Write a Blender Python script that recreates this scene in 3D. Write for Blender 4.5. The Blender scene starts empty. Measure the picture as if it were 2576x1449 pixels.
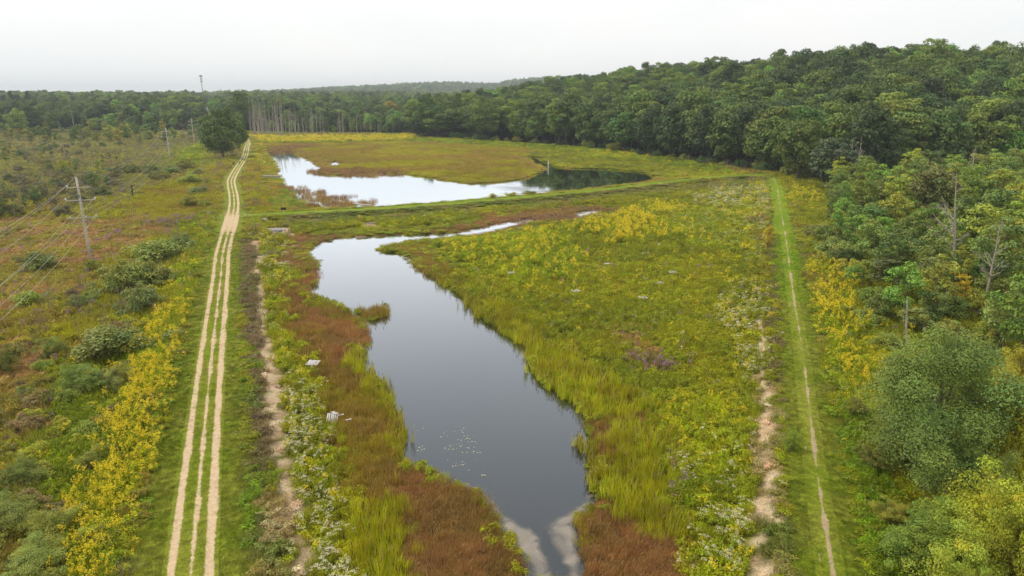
import bpy, bmesh, math, random
import numpy as np
from mathutils import Vector

# ------------------------------------------------------------------ camera, sky, sun, exposure
SC = bpy.context.scene
COL = SC.collection
PITCH = math.radians(15.3)
CAM_H = 26.0
FPX = 1773.0                      # focal length for a 2576 px wide frame
cam = bpy.data.cameras.new('camera')
cam.sensor_fit = 'HORIZONTAL'
cam.sensor_width = 36.0
cam.lens = 36.0 * FPX / 2576.0
cam.clip_start = 0.5
cam.clip_end = 20000.0
cam_o = bpy.data.objects.new('camera', cam)
COL.objects.link(cam_o)
cam_o.location = (0, 0, CAM_H)
cam_o.rotation_euler = (math.pi / 2 - PITCH, 0, 0)
SC.camera = cam_o

SUN_EL, SUN_AZ = math.radians(52), math.radians(-75)   # azimuth from +Y, negative = towards -X
world = bpy.data.worlds.new('World')
SC.world = world
world.use_nodes = True
nt = world.node_tree
for n in list(nt.nodes):
    nt.nodes.remove(n)
wo = nt.nodes.new('ShaderNodeOutputWorld')
sky = nt.nodes.new('ShaderNodeTexSky')
sky.sky_type = 'NISHITA'
sky.sun_disc = False
sky.sun_elevation = SUN_EL
sky.sun_rotation = SUN_AZ
sky.dust_density = 3.0
b1 = nt.nodes.new('ShaderNodeBackground')
b1.inputs['Strength'].default_value = 0.12
nt.links.new(sky.outputs[0], b1.inputs['Color'])
tc = nt.nodes.new('ShaderNodeTexCoord')          # thin overcast: soft, wide cloud variation over the whole sky
mp = nt.nodes.new('ShaderNodeMapping')
mp.inputs['Scale'].default_value = (1.0, 1.0, 3.0)
nz = nt.nodes.new('ShaderNodeTexNoise')
nz.inputs['Scale'].default_value = 1.6
nz.inputs['Detail'].default_value = 4
nt.links.new(tc.outputs['Generated'], mp.inputs['Vector'])
nt.links.new(mp.outputs[0], nz.inputs['Vector'])
cr = nt.nodes.new('ShaderNodeValToRGB')
cr.color_ramp.elements[0].position = 0.3
cr.color_ramp.elements[0].color = (0.825, 0.855, 0.87, 1)
cr.color_ramp.elements[1].position = 0.7
cr.color_ramp.elements[1].color = (0.975, 0.955, 0.925, 1)
nt.links.new(nz.outputs['Fac'], cr.inputs['Fac'])
b2 = nt.nodes.new('ShaderNodeBackground')
b2.inputs['Strength'].default_value = 1.24
nt.links.new(cr.outputs[0], b2.inputs['Color'])
mx = nt.nodes.new('ShaderNodeMixShader')
mx.inputs[0].default_value = 0.88
nt.links.new(b1.outputs[0], mx.inputs[1])
nt.links.new(b2.outputs[0], mx.inputs[2])
nt.links.new(mx.outputs[0], wo.inputs['Surface'])

sun = bpy.data.lights.new('sun', 'SUN')
sun.energy = 2.4
sun.angle = math.radians(11)
sun.color = (1.0, 0.95, 0.87)
sun_o = bpy.data.objects.new('sun', sun)
COL.objects.link(sun_o)
sd = Vector((math.sin(SUN_AZ) * math.cos(SUN_EL), math.cos(SUN_AZ) * math.cos(SUN_EL), math.sin(SUN_EL)))
sun_o.rotation_euler = sd.to_track_quat('Z', 'Y').to_euler()
sun_o.location = (0, 0, 200)

SC.view_settings.view_transform = 'Standard'
SC.view_settings.look = 'None'
SC.view_settings.exposure = 0.0
SC.view_settings.gamma = 1.0
SC.render.engine = 'CYCLES'
SC.cycles.max_bounces = 6
SC.cycles.diffuse_bounces = 3
SC.cycles.glossy_bounces = 3
SC.cycles.transmission_bounces = 3
SC.cycles.transparent_max_bounces = 8
SC.cycles.volume_bounces = 0
SC.cycles.use_denoising = True
SC.cycles.use_adaptive_sampling = True
SC.cycles.adaptive_threshold = 0.02

# ------------------------------------------------------------------ helpers
RNG = np.random.default_rng(7)
random.seed(7)
CP, SP = math.cos(PITCH), math.sin(PITCH)


def at(u, v, z=0.0):
    """The place on the level z where the survey photo's point (u, v) lies: metres, world space."""
    dx, dz = (u - 1288) / FPX, -(v - 724.5) / FPX
    d = np.array([dx, CP + dz * SP, -SP + dz * CP])
    t = (z - CAM_H) / d[2]
    return np.array([0, 0, CAM_H]) + t * d


def wp(pts, z=0.3):
    return np.array([at(u, v, z)[:2] for u, v in pts])


def mpp(p):
    """metres per survey pixel at a place"""
    return (p[1] * CP + (CAM_H - (p[2] if len(p) > 2 else 0)) * SP) / FPX


def lin(r, g, b):
    o = []
    for c in (r, g, b):
        c /= 255.0
        o.append(c / 12.92 if c <= 0.04045 else ((c + 0.055) / 1.055) ** 2.4)
    return np.array(o)


def _hash(ix, iy, s):
    h = (ix.astype(np.int64) * 374761393 + iy.astype(np.int64) * 668265263 + s * 974711) & 0x7fffffff
    h = ((h ^ (h >> 13)) * 1274126177) & 0x7fffffff
    return ((h ^ (h >> 16)) & 0xffff) / 65535.0


def noise(x, y, scale, seed=0, octv=3):
    out, amp, tot = 0, 1.0, 0
    for o in range(octv):
        X, Y = x / scale, y / scale
        ix, iy = np.floor(X), np.floor(Y)
        fx, fy = X - ix, Y - iy
        fx, fy = fx * fx * (3 - 2 * fx), fy * fy * (3 - 2 * fy)
        a, b = _hash(ix, iy, seed + o), _hash(ix + 1, iy, seed + o)
        c, d = _hash(ix, iy + 1, seed + o), _hash(ix + 1, iy + 1, seed + o)
        out = out + amp * ((a * (1 - fx) + b * fx) * (1 - fy) + (c * (1 - fx) + d * fx) * fy)
        tot += amp
        amp *= 0.5
        scale *= 0.5
    return out / tot


def inside(poly, x, y):
    r = np.zeros(x.shape, bool)
    bx = (x >= poly[:, 0].min()) & (x <= poly[:, 0].max()) & (y >= poly[:, 1].min()) & (y <= poly[:, 1].max())
    if not bx.any():
        return r
    X, Y = x[bx], y[bx]
    c = np.zeros(X.shape, bool)
    for i in range(len(poly)):
        x1, y1 = poly[i]
        x2, y2 = poly[i - 1]
        if y1 == y2:
            continue
        c ^= ((y1 > Y) != (y2 > Y)) & (X < (x2 - x1) * (Y - y1) / (y2 - y1) + x1)
    r[bx] = c
    return r


def line_dist(pts, x, y, closed=False, near=None):
    """distance to a polyline, arc length of the foot point, signed side (+ = towards +X of travel)"""
    if near is not None:
        best, arc, side = np.full(x.shape, 1e9), np.zeros(x.shape), np.zeros(x.shape)
        b0, b1 = pts.min(0) - near, pts.max(0) + near
        m = (x > b0[0]) & (x < b1[0]) & (y > b0[1]) & (y < b1[1])
        if m.any():
            best[m], arc[m], side[m] = line_dist(pts, x[m], y[m], closed)
        return best, arc, side
    best = np.full(x.shape, 1e9)
    arc = np.zeros(x.shape)
    side = np.zeros(x.shape)
    s0 = 0.0
    n = len(pts)
    for i in range(n if closed else n - 1):
        a, b = pts[i], pts[(i + 1) % n]
        d = b - a
        L = math.hypot(*d)
        if L < 1e-6:
            continue
        t = np.clip(((x - a[0]) * d[0] + (y - a[1]) * d[1]) / (L * L), 0, 1)
        q = np.hypot(x - a[0] - t * d[0], y - a[1] - t * d[1])
        m = q < best
        best = np.where(m, q, best)
        arc = np.where(m, s0 + t * L, arc)
        side = np.where(m, ((x - a[0]) * d[1] - (y - a[1]) * d[0]) / L, side)
        s0 += L
    return best, arc, side


def sdf(poly, x, y):
    """signed distance, negative inside; only accurate near the polygon"""
    m = 6.0
    out = np.full(x.shape, 50.0)
    bx = (x >= poly[:, 0].min() - m) & (x <= poly[:, 0].max() + m) & (y >= poly[:, 1].min() - m) & (y <= poly[:, 1].max() + m)
    if bx.any():
        d = line_dist(poly, x[bx], y[bx], True)[0]
        out[bx] = np.where(inside(poly, x[bx], y[bx]), -d, d)
    return out


def smooth(a, b, t):
    t = np.clip((t - a) / (b - a), 0, 1)
    return t * t * (3 - 2 * t)


def resample(pts, step):
    """Catmull-Rom through the points, sampled evenly"""
    P = np.vstack([2 * pts[0] - pts[1], pts, 2 * pts[-1] - pts[-2]])
    out = []
    for i in range(1, len(P) - 2):
        p0, p1, p2, p3 = P[i - 1], P[i], P[i + 1], P[i + 2]
        n = max(2, int(np.linalg.norm(p2 - p1) / step))
        for t in np.linspace(0, 1, n, endpoint=False):
            out.append(0.5 * ((2 * p1) + (-p0 + p2) * t + (2 * p0 - 5 * p1 + 4 * p2 - p3) * t * t + (-p0 + 3 * p1 - 3 * p2 + p3) * t ** 3))
    out.append(P[-2])
    return np.array(out)


def link(o, parent=None):
    COL.objects.link(o)
    if parent is not None:
        o.parent = parent
    return o


def tag(o, label=None, cat=None, group=None, kind=None):
    if label:
        o['label'] = label
    if cat:
        o['category'] = cat
    if group:
        o['group'] = group
    if kind:
        o['kind'] = kind
    return o


def mesh_np(name, V, F, mats=(), col=None, smooth_shade=False, mat_idx=None):
    """V (n,3), F (m,k) arrays -> mesh"""
    me = bpy.data.meshes.new(name)
    V = np.asarray(V, np.float32)
    F = np.asarray(F, np.int32)
    k = F.shape[1]
    me.vertices.add(len(V))
    me.vertices.foreach_set('co', V.ravel())
    me.loops.add(F.size)
    me.loops.foreach_set('vertex_index', F.ravel())
    me.polygons.add(len(F))
    me.polygons.foreach_set('loop_start', np.arange(0, F.size, k, dtype=np.int32))
    if mat_idx is not None:
        me.polygons.foreach_set('material_index', np.asarray(mat_idx, np.int32))
    if smooth_shade:
        me.polygons.foreach_set('use_smooth', np.ones(len(F), bool))
    for m in mats:
        me.materials.append(m)
    me.update(calc_edges=True)
    if col is not None:
        a = me.color_attributes.new('v', 'FLOAT_COLOR', 'POINT')
        c = np.ones((len(V), 4), np.float32)
        c[:, :3] = col
        a.data.foreach_set('color', c.ravel())
    return me


class MB:
    """collects boxes, tubes and cards into one mesh"""
    def __init__(self):
        self.v, self.f = [], []

    def box(self, c, s, rz=0.0, rx=0.0, ry=0.0, taper=1.0):
        from mathutils import Euler
        R = Euler((rx, ry, rz)).to_matrix()
        n = len(self.v)
        for z in (-.5, .5):
            k = taper if z > 0 else 1.0
            for x, y in ((-.5, -.5), (.5, -.5), (.5, .5), (-.5, .5)):
                p = R @ Vector((x * s[0] * k, y * s[1] * k, z * s[2]))
                self.v.append((c[0] + p.x, c[1] + p.y, c[2] + p.z))
        for q in ((3, 2, 1, 0), (4, 5, 6, 7), (0, 1, 5, 4), (1, 2, 6, 5), (2, 3, 7, 6), (3, 0, 4, 7)):
            self.f.append([n + i for i in q])
        return self

    def tube(self, pts, rad, sides=6, cap=True):
        pts = [Vector(p) for p in pts]
        if not hasattr(rad, '__len__'):
            rad = [rad] * len(pts)
        n0 = len(self.v)
        for i, p in enumerate(pts):
            t = (pts[min(i + 1, len(pts) - 1)] - pts[max(i - 1, 0)])
            if t.length < 1e-9:
                t = Vector((0, 0, 1))
            t.normalize()
            a = t.orthogonal().normalized() if abs(t.z) < 0.99 else Vector((1, 0, 0))
            if abs(t.z) >= 0.5:
                a = (Vector((1, 0, 0)) - t * t.x).normalized()
            b = t.cross(a)
            for k in range(sides):
                w = 2 * math.pi * k / sides
                q = p + (a * math.cos(w) + b * math.sin(w)) * rad[i]
                self.v.append(tuple(q))
        for i in range(len(pts) - 1):
            for k in range(sides):
                a0, b0 = n0 + i * sides + k, n0 + i * sides + (k + 1) % sides
                self.f.append([a0, b0, b0 + sides, a0 + sides])
        if cap:
            self.f.append([n0 + k for k in range(sides)][::-1])
            m = n0 + (len(pts) - 1) * sides
            self.f.append([m + k for k in range(sides)])
        return self

    def mesh(self, name, mat, smooth_shade=False):
        me = bpy.data.meshes.new(name)
        me.from_pydata(self.v, [], self.f)
        me.materials.append(mat)
        if smooth_shade:
            me.polygons.foreach_set('use_smooth', [True] * len(me.polygons))
        me.update()
        return me

    def build(self, name, mat, parent=None, smooth_shade=False):
        return link(bpy.data.objects.new(name, self.mesh(name, mat, smooth_shade)), parent)


def empty(name, loc, rz=0.0):
    o = bpy.data.objects.new(name, None)
    o.empty_display_size = 0.3
    o.location = loc
    o.rotation_euler = (0, 0, rz)
    return link(o)


# ------------------------------------------------------------------ materials
def newmat(name):
    m = bpy.data.materials.new(name)
    m.use_nodes = True
    t = m.node_tree
    for n in list(t.nodes):
        t.nodes.remove(n)
    out = t.nodes.new('ShaderNodeOutputMaterial')
    return m, t, out


def N(t, kind, **kw):
    n = t.nodes.new(kind)
    for k, v in kw.items():
        if k in n.inputs:
            n.inputs[k].default_value = v
        else:
            setattr(n, k, v)
    return n


def plain(name, col, rough=0.7, var=0.25, scale=8.0, metal=0.0, bump=0.0):
    """one colour with procedural mottling"""
    m, t, out = newmat(name)
    bs = N(t, 'ShaderNodeBsdfPrincipled')
    bs.inputs['Roughness'].default_value = rough
    bs.inputs['Metallic'].default_value = metal
    tcn = N(t, 'ShaderNodeTexCoord')
    no = N(t, 'ShaderNodeTexNoise')
    no.inputs['Scale'].default_value = scale
    no.inputs['Detail'].default_value = 5
    t.links.new(tcn.outputs['Object'], no.inputs['Vector'])
    r = N(t, 'ShaderNodeValToRGB')
    r.color_ramp.elements[0].position = 0.3
    r.color_ramp.elements[1].position = 0.7
    r.color_ramp.elements[0].color = (*[c * (1 - var) for c in col], 1)
    r.color_ramp.elements[1].color = (*[min(1, c * (1 + var)) for c in col], 1)
    t.links.new(no.outputs['Fac'], r.inputs['Fac'])
    t.links.new(r.outputs[0], bs.inputs['Base Color'])
    if bump:
        bp = N(t, 'ShaderNodeBump')
        bp.inputs['Strength'].default_value = bump
        bp.inputs['Distance'].default_value = 0.05
        t.links.new(no.outputs['Fac'], bp.inputs['Height'])
        t.links.new(bp.outputs[0], bs.inputs['Normal'])
    t.links.new(bs.outputs[0], out.inputs['Surface'])
    return m


def leafmat(name, source, trans=0.3, rough=0.55, fixed=None):
    """foliage: colour from the object or the instanced plant, times the leaf's own variation"""
    m, t, out = newmat(name)
    at_ = N(t, 'ShaderNodeAttribute', attribute_name='v')
    mul = N(t, 'ShaderNodeMix', data_type='RGBA', blend_type='MULTIPLY')
    mul.inputs[0].default_value = 1.0
    if source == 'object':
        src = N(t, 'ShaderNodeObjectInfo')
        t.links.new(src.outputs['Color'], mul.inputs[6])
    elif source == 'instance':
        src = N(t, 'ShaderNodeAttribute', attribute_type='INSTANCER', attribute_name='tint')
        t.links.new(src.outputs['Color'], mul.inputs[6])
    else:
        mul.inputs[6].default_value = (*fixed, 1)
    t.links.new(at_.outputs['Color'], mul.inputs[7])
    bs = N(t, 'ShaderNodeBsdfPrincipled')
    bs.inputs['Roughness'].default_value = rough
    bs.inputs['Specular IOR Level'].default_value = 0.25
    t.links.new(mul.outputs[2], bs.inputs['Base Color'])
    tr = N(t, 'ShaderNodeBsdfTranslucent')
    hs = N(t, 'ShaderNodeHueSaturation')
    hs.inputs['Saturation'].default_value = 1.0
    hs.inputs['Value'].default_value = 1.1
    t.links.new(mul.outputs[2], hs.inputs['Color'])
    t.links.new(hs.outputs[0], tr.inputs['Color'])
    mix = N(t, 'ShaderNodeMixShader')
    mix.inputs[0].default_value = trans
    t.links.new(bs.outputs[0], mix.inputs[1])
    t.links.new(tr.outputs[0], mix.inputs[2])
    t.links.new(mix.outputs[0], out.inputs['Surface'])
    return m


M_LEAF = leafmat('tree_leaves', 'object', 0.18)
M_GRASS = leafmat('grass_blades', 'instance', 0.35)
M_YELLOW = leafmat('goldenrod_flower', 'fixed', 0.3, 0.7, (0.78, 0.62, 0.025))
M_WHITE = leafmat('boneset_flower', 'fixed', 0.2, 0.8, (0.74, 0.67, 0.46))
M_PURPLE = leafmat('loosestrife_flower', 'fixed', 0.2, 0.8, (0.40, 0.19, 0.36))
M_TAN = leafmat('dry_tip', 'fixed', 0.2, 0.8, (0.52, 0.38, 0.17))
M_STEM = leafmat('dry_stems', 'fixed', 0.0, 0.9, (0.24, 0.19, 0.14))
M_CATHEAD = leafmat('cattail_head', 'fixed', 0.0, 0.9, (0.13, 0.06, 0.025))
M_BARK = plain('bark', lin(96, 86, 74), 0.9, 0.35, 6, bump=0.4)
M_DEADWOOD = plain('dead_wood', lin(158, 146, 132), 0.85, 0.25, 5, bump=0.3)
M_POLEWOOD = plain('pole_wood', lin(186, 175, 160), 0.85, 0.25, 4, bump=0.3)
M_PALLET = plain('weathered_white_wood', lin(194, 189, 186), 0.7, 0.10, 9)
M_PALLET_DARK = plain('weathered_wood', lin(170, 150, 120), 0.8, 0.25, 9)
M_CONCRETE = plain('concrete', lin(150, 142, 132), 0.85, 0.2, 3, bump=0.2)
M_PLANKTOP = plain('bleached_planks', lin(206, 192, 178), 0.8, 0.15, 4)
M_DARKSTEEL = plain('dark_steel', lin(48, 46, 44), 0.5, 0.2, 6)
M_SIGNBLACK = plain('sign_black', lin(26, 28, 32), 0.5, 0.2, 6)
M_ROCK = plain('rock', lin(140, 138, 138), 0.85, 0.3, 1.5, bump=0.5)
M_PORCELAIN = plain('porcelain', lin(200, 208, 216), 0.25, 0.08, 10)
M_WIRE = plain('wire', lin(176, 170, 156), 0.4, 0.1, 2)
M_GALV = plain('galvanised_steel', lin(128, 132, 138), 0.5, 0.15, 2)
M_WHITEWALL = plain('white_siding', lin(226, 214, 208), 0.7, 0.08, 1)
M_ROOFGREY = plain('roof_shingle', lin(176, 162, 160), 0.8, 0.15, 2)
M_WINDOW = plain('window_glass', (0.03, 0.035, 0.04), 0.1, 0.1, 2)
M_DOGFUR = plain('black_fur', (0.012, 0.012, 0.013), 0.8, 0.3, 12)
M_HAIR = plain('dark_hair', (0.02, 0.014, 0.01), 0.7, 0.3, 20)
M_PVC = plain('white_plastic', lin(228, 226, 220), 0.4, 0.06, 3)

# ------------------------------------------------------------------ layout lines, surveyed on the ground
ROAD = resample(wp([(470, 1560), (478, 1449), (506, 1150), (533, 880), (547, 760), (555, 690), (560, 635), (573, 585), (583, 550), (588.5, 515), (587, 490),
                    (583, 470), (582, 452), (595, 427), (610, 404), (617, 390), (621, 371), (624, 361), (622, 354), (619, 348)], 1.2), 1.0)
RPATH = resample(wp([(2105, 1560), (2091, 1449), (2050, 1180), (2015, 880), (1993, 740), (1975, 600), (1961, 520), (1953, 470), (1945, 448)], 1.0), 1.0)
CROSS = resample(wp([(590, 548), (640, 544), (715, 541), (800, 537), (900, 531), (1050, 522), (1200, 509), (1350, 497), (1500, 482), (1650, 464), (1800, 447), (1940, 442)], 0.9), 1.5)

def coarse(L):
    return np.vstack([L[:-1:7], L[-1:]])


ROADC, RPATHC, CROSSC = coarse(ROAD), coarse(RPATH), coarse(CROSS)

NEAR_POND = wp([(1478, 1470), (1466, 1400), (1458, 1360), (1448, 1318), (1484, 1290), (1500, 1250), (1500, 1200), (1492, 1150), (1490, 1100), (1480, 1065), (1472, 1035),
                (1440, 1005), (1400, 985), (1370, 960), (1332, 915), (1325, 880), (1300, 855), (1252, 822), (1215, 800), (1200, 780), (1178, 755), (1150, 732),
                (1105, 700), (1070, 690), (1040, 672), (1030, 650), (1000, 637), (956, 632), (958, 622), (1000, 613), (1060, 605), (1120, 601), (1160, 593), (1215, 583),
                (1255, 578), (1255, 568), (1200, 574), (1160, 582), (1120, 588), (1060, 590), (1000, 591), (900, 596), (850, 599), (800, 612), (765, 634), (782, 648), (800, 665),
                (797, 690), (790, 715), (768, 732), (792, 748), (822, 764), (862, 778), (885, 798), (915, 820), (926, 840), (924, 866), (912, 890), (906, 925),
                (930, 950), (958, 972), (982, 1005), (986, 1045), (1000, 1066), (1010, 1098), (1000, 1128), (1012, 1160), (1058, 1178), (1098, 1200), (1133, 1222),
                (1186, 1238), (1210, 1252), (1236, 1290), (1262, 1330), (1296, 1385), (1320, 1430), (1335, 1470)], 0.0)
ISLAND = wp([(893, 792), (905, 781), (940, 784), (970, 773), (979, 783), (970, 797), (945, 806), (905, 803)], 0.0)
POOLS = [wp([(1440, 537), (1475, 530), (1510, 527), (1512, 534), (1482, 545), (1450, 550)], 0), wp([(1150, 583), (1215, 571), (1270, 560), (1335, 550), (1348, 558), (1290, 572), (1225, 588), (1160, 596)], 0),
         wp([(740, 697), (770, 688), (786, 690), (775, 702), (745, 708)], 0)]
FAR_POND = wp([(672, 387), (700, 379), (745, 383), (752, 392), (790, 408), (812, 424), (800, 436), (840, 441), (900, 438), (960, 437), (1010, 438), (1080, 446), (1130, 456),
               (1180, 462), (1250, 460), (1320, 450), (1358, 434), (1370, 422), (1340, 410), (1325, 396), (1342, 391), (1385, 415), (1430, 424), (1480, 424), (1560, 428),
               (1620, 434), (1655, 446), (1640, 456), (1580, 465), (1500, 474), (1420, 483), (1340, 492), (1250, 502), (1180, 510), (1050, 517), (950, 523), (850, 527),
               (790, 522), (748, 503), (716, 472), (702, 447), (690, 412)], 0.0)
FAR_POOL = wp([(826, 409), (845, 406), (862, 411), (852, 419), (830, 418)], 0)
SCUM_A = wp([(1205, 1240), (1236, 1290), (1262, 1330), (1296, 1385), (1320, 1430), (1335, 1470), (1408, 1470), (1398, 1440), (1385, 1410), (1372, 1385), (1366, 1352), (1343, 1326), (1308, 1312),
             (1268, 1285), (1240, 1252), (1222, 1222)], 0.0)
SCUM_B = wp([(1506, 1235), (1484, 1290), (1448, 1318), (1458, 1360), (1466, 1400), (1478, 1470), (1432, 1470), (1420, 1440), (1400, 1402), (1378, 1374), (1362, 1342), (1374, 1314), (1416, 1288), (1458, 1262), (1488, 1232)], 0.0)
# foot of the wooded hill (forest edge), the woods lie beyond / to the +X side of it
FOOT = np.array([[-330, 520], [-230, 500], [-120, 495], [-72, 492], [-62, 455], [-20, 418], [8, 388], [41, 352], [62, 302], [78, 262], [95, 224], [108, 216], [134, 222], [205, 238], [420, 240]], float)


def side_of_foot(x, y):
    d, s, side = line_dist(FOOT, x, y)
    return np.where(side < 0, d, -d), s          # positive = in the woods


def height(x, y):
    """ground level in metres"""
    h = 0.30 + 0.25 * (noise(x, y, 9, 1) - 0.5) + 0.2 * (noise(x, y, 40, 2) - 0.5)
    # the wooded hill and the low rise behind the marsh
    f, s = side_of_foot(x, y)
    amp = np.interp(x, [-300, -60, 0, 60, 110, 170, 400], [1, 2, 13, 18, 22, 25, 26])
    h = h + amp * smooth(2, np.interp(x, [0, 80, 150], [180, 170, 130]), f) * (0.85 + 0.3 * noise(x, y, 90, 3, 2))
    lw = smooth(430, 620, y) * smooth(-130, -210, x)
    h = h + 5 * lw * (0.4 + 1.0 * noise(x, y, 160, 4, 2))
    # far country: rolling ridges
    r1 = smooth(1700, 2900, y) * np.interp(x, [-1350, -1000, -720, -350, 150, 3000], [0, 3, 24, 44, 47, 47])
    h = h + r1 * (0.9 + 0.25 * noise(x, y, 500, 5, 3))
    h = h + 5 * smooth(2600, 4800, y)
    # ponds
    for P in [NEAR_POND, FAR_POND, FAR_POOL] + POOLS:
        d = sdf(P, x, y)
        h = np.where(d < 3, np.minimum(h, -0.55 + 0.9 * smooth(-1.6, 1.2, d)), h)
    d = sdf(ISLAND, x, y)
    h = np.where(d < 1.0, np.maximum(h, 0.10 - 0.5 * smooth(-0.6, 0.8, d)), h)
    # levees
    for L, top, w0, w1 in ((ROADC, 1.2, 3.6, 8.5), (RPATHC, 1.0, 2.3, 6.0), (CROSSC, 1.3, 2.4, 6.0)):
        d = line_dist(L, x, y, False, w1)[0]
        h = np.where(d < w1, np.maximum(h, h + (top - h) * (1 - smooth(w0, w1, d))), h)
    return h


def hz(x, y):
    return float(height(np.array([float(x)]), np.array([float(y)]))[0])


# ------------------------------------------------------------------ plant zones: colours as seen, plant mix, height
#         c1               c2              patch  height  plants
Z = {
    'meadow':   ((126, 126, 50), (110, 114, 48), 5, 0.55, dict(mg=.38, lw=.50, sg=.105, gr=.008, ls=.004, bs=.003)),
    'green':    ((122, 130, 46), (102, 112, 46), 5, 0.75, dict(mg=.36, lw=.62, gr=.02)),
    'rough':    ((118, 112, 70), (98, 104, 56), 4, 0.45, dict(mg=.45, lw=.35, sg=.20)),
    'brownrank': ((104, 92, 70), (100, 96, 62), 3, 0.45, dict(sg=.6, lw=.3, mg=.1)),
    'sedge':    ((126, 98, 68), (112, 92, 60), 4, 0.50, dict(sg=.85, mg=.15)),
    'sedgemix': ((126, 114, 58), (118, 100, 60), 3, 0.60, dict(sg=.45, mg=.45, ct=.10)),
    'cattail':  ((136, 136, 54), (122, 118, 54), 3, 0.95, dict(ct=.40, mg=.40, sg=.20)),
    'herb':     ((142, 140, 46), (122, 126, 46), 3, 0.65, dict(lw=.75, mg=.22, gr=.03)),
    'white':    ((134, 134, 52), (112, 116, 54), 2, 0.65, dict(bs=.66, lw=.22, mg=.06, gr=.06)),
    'whitelite': ((132, 136, 50), (114, 120, 52), 3, 0.65, dict(bs=.13, lw=.62, mg=.22, gr=.03)),
    'gold':     ((134, 136, 42), (112, 120, 46), 3, 0.80, dict(gr=.52, lw=.40, mg=.08)),
    'goldlite': ((128, 134, 48), (110, 118, 50), 3, 0.70, dict(gr=.16, lw=.56, mg=.28)),
    'purple':   ((114, 110, 62), (112, 98, 72), 2, 0.60, dict(ls=.62, lw=.28, mg=.10)),
    'marshred': ((136, 114, 78), (126, 120, 64), 4, 0.50, dict(sg=.50, lw=.30, mg=.17, ls=.03)),
    'marsh':    ((130, 128, 54), (120, 110, 62), 9, 0.80, dict(mg=.38, lw=.38, sg=.20, ls=.02, ds=.02)),
    'marshgrey': ((124, 120, 66), (112, 112, 62), 10, 0.70, dict(mg=.32, lw=.42, sg=.20, ds=.06)),
    'reedbed':  ((130, 126, 58), (124, 110, 62), 14, 0.55, dict(mg=.50, sg=.50)),
    'reedbrown': ((114, 92, 70), (120, 102, 66), 4, 0.70, dict(sg=.7, mg=.3)),
    'lush':     ((106, 124, 46), (98, 112, 46), 3, 0.55, dict(lw=.6, mg=.4)),
    'orange':   ((148, 126, 58), (130, 124, 56), 3, 0.55, dict(lw=.5, sg=.5)),
    'dryweed':  ((150, 136, 104), (126, 116, 76), 2, 0.40, dict(sg=.6, lw=.4)),
    'woodsfloor': ((62, 66, 34), (52, 56, 32), 6, 0.60, dict(lw=.8, mg=.2)),
    'mown':     ((114, 124, 58), (126, 130, 68), 3, 0.09, dict(sh=1)),
    'mownbright': ((108, 128, 52), (122, 134, 62), 2.5, 0.09, dict(sh=1)),
    'sand':     ((194, 176, 154), (166, 146, 124), 1.2, 0.30, dict(sg=.5, lw=.5)),
}
ZN = list(Z)
ZI = {k: i for i, k in enumerate(ZN)}
SPEC = ['mg', 'sg', 'ct', 'lw', 'gr', 'bs', 'ls', 'sh', 'ds']
PROB = np.array([[Z[k][4].get(s, 0) for s in SPEC] for k in ZN])
PROB = np.cumsum(PROB / PROB.sum(1, keepdims=True), 1)


def vivid(c, k=1.22):
    g = c @ np.array([.3, .6, .1])
    return np.clip(g[:, None] + (c - g[:, None]) * k, .006, .9)


C1 = vivid(np.array([lin(*Z[k][0]) for k in ZN]))
C2 = vivid(np.array([lin(*Z[k][1]) for k in ZN]))
PATCH = np.array([Z[k][2] for k in ZN], float)
ZH = np.array([Z[k][3] for k in ZN], float)

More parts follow.
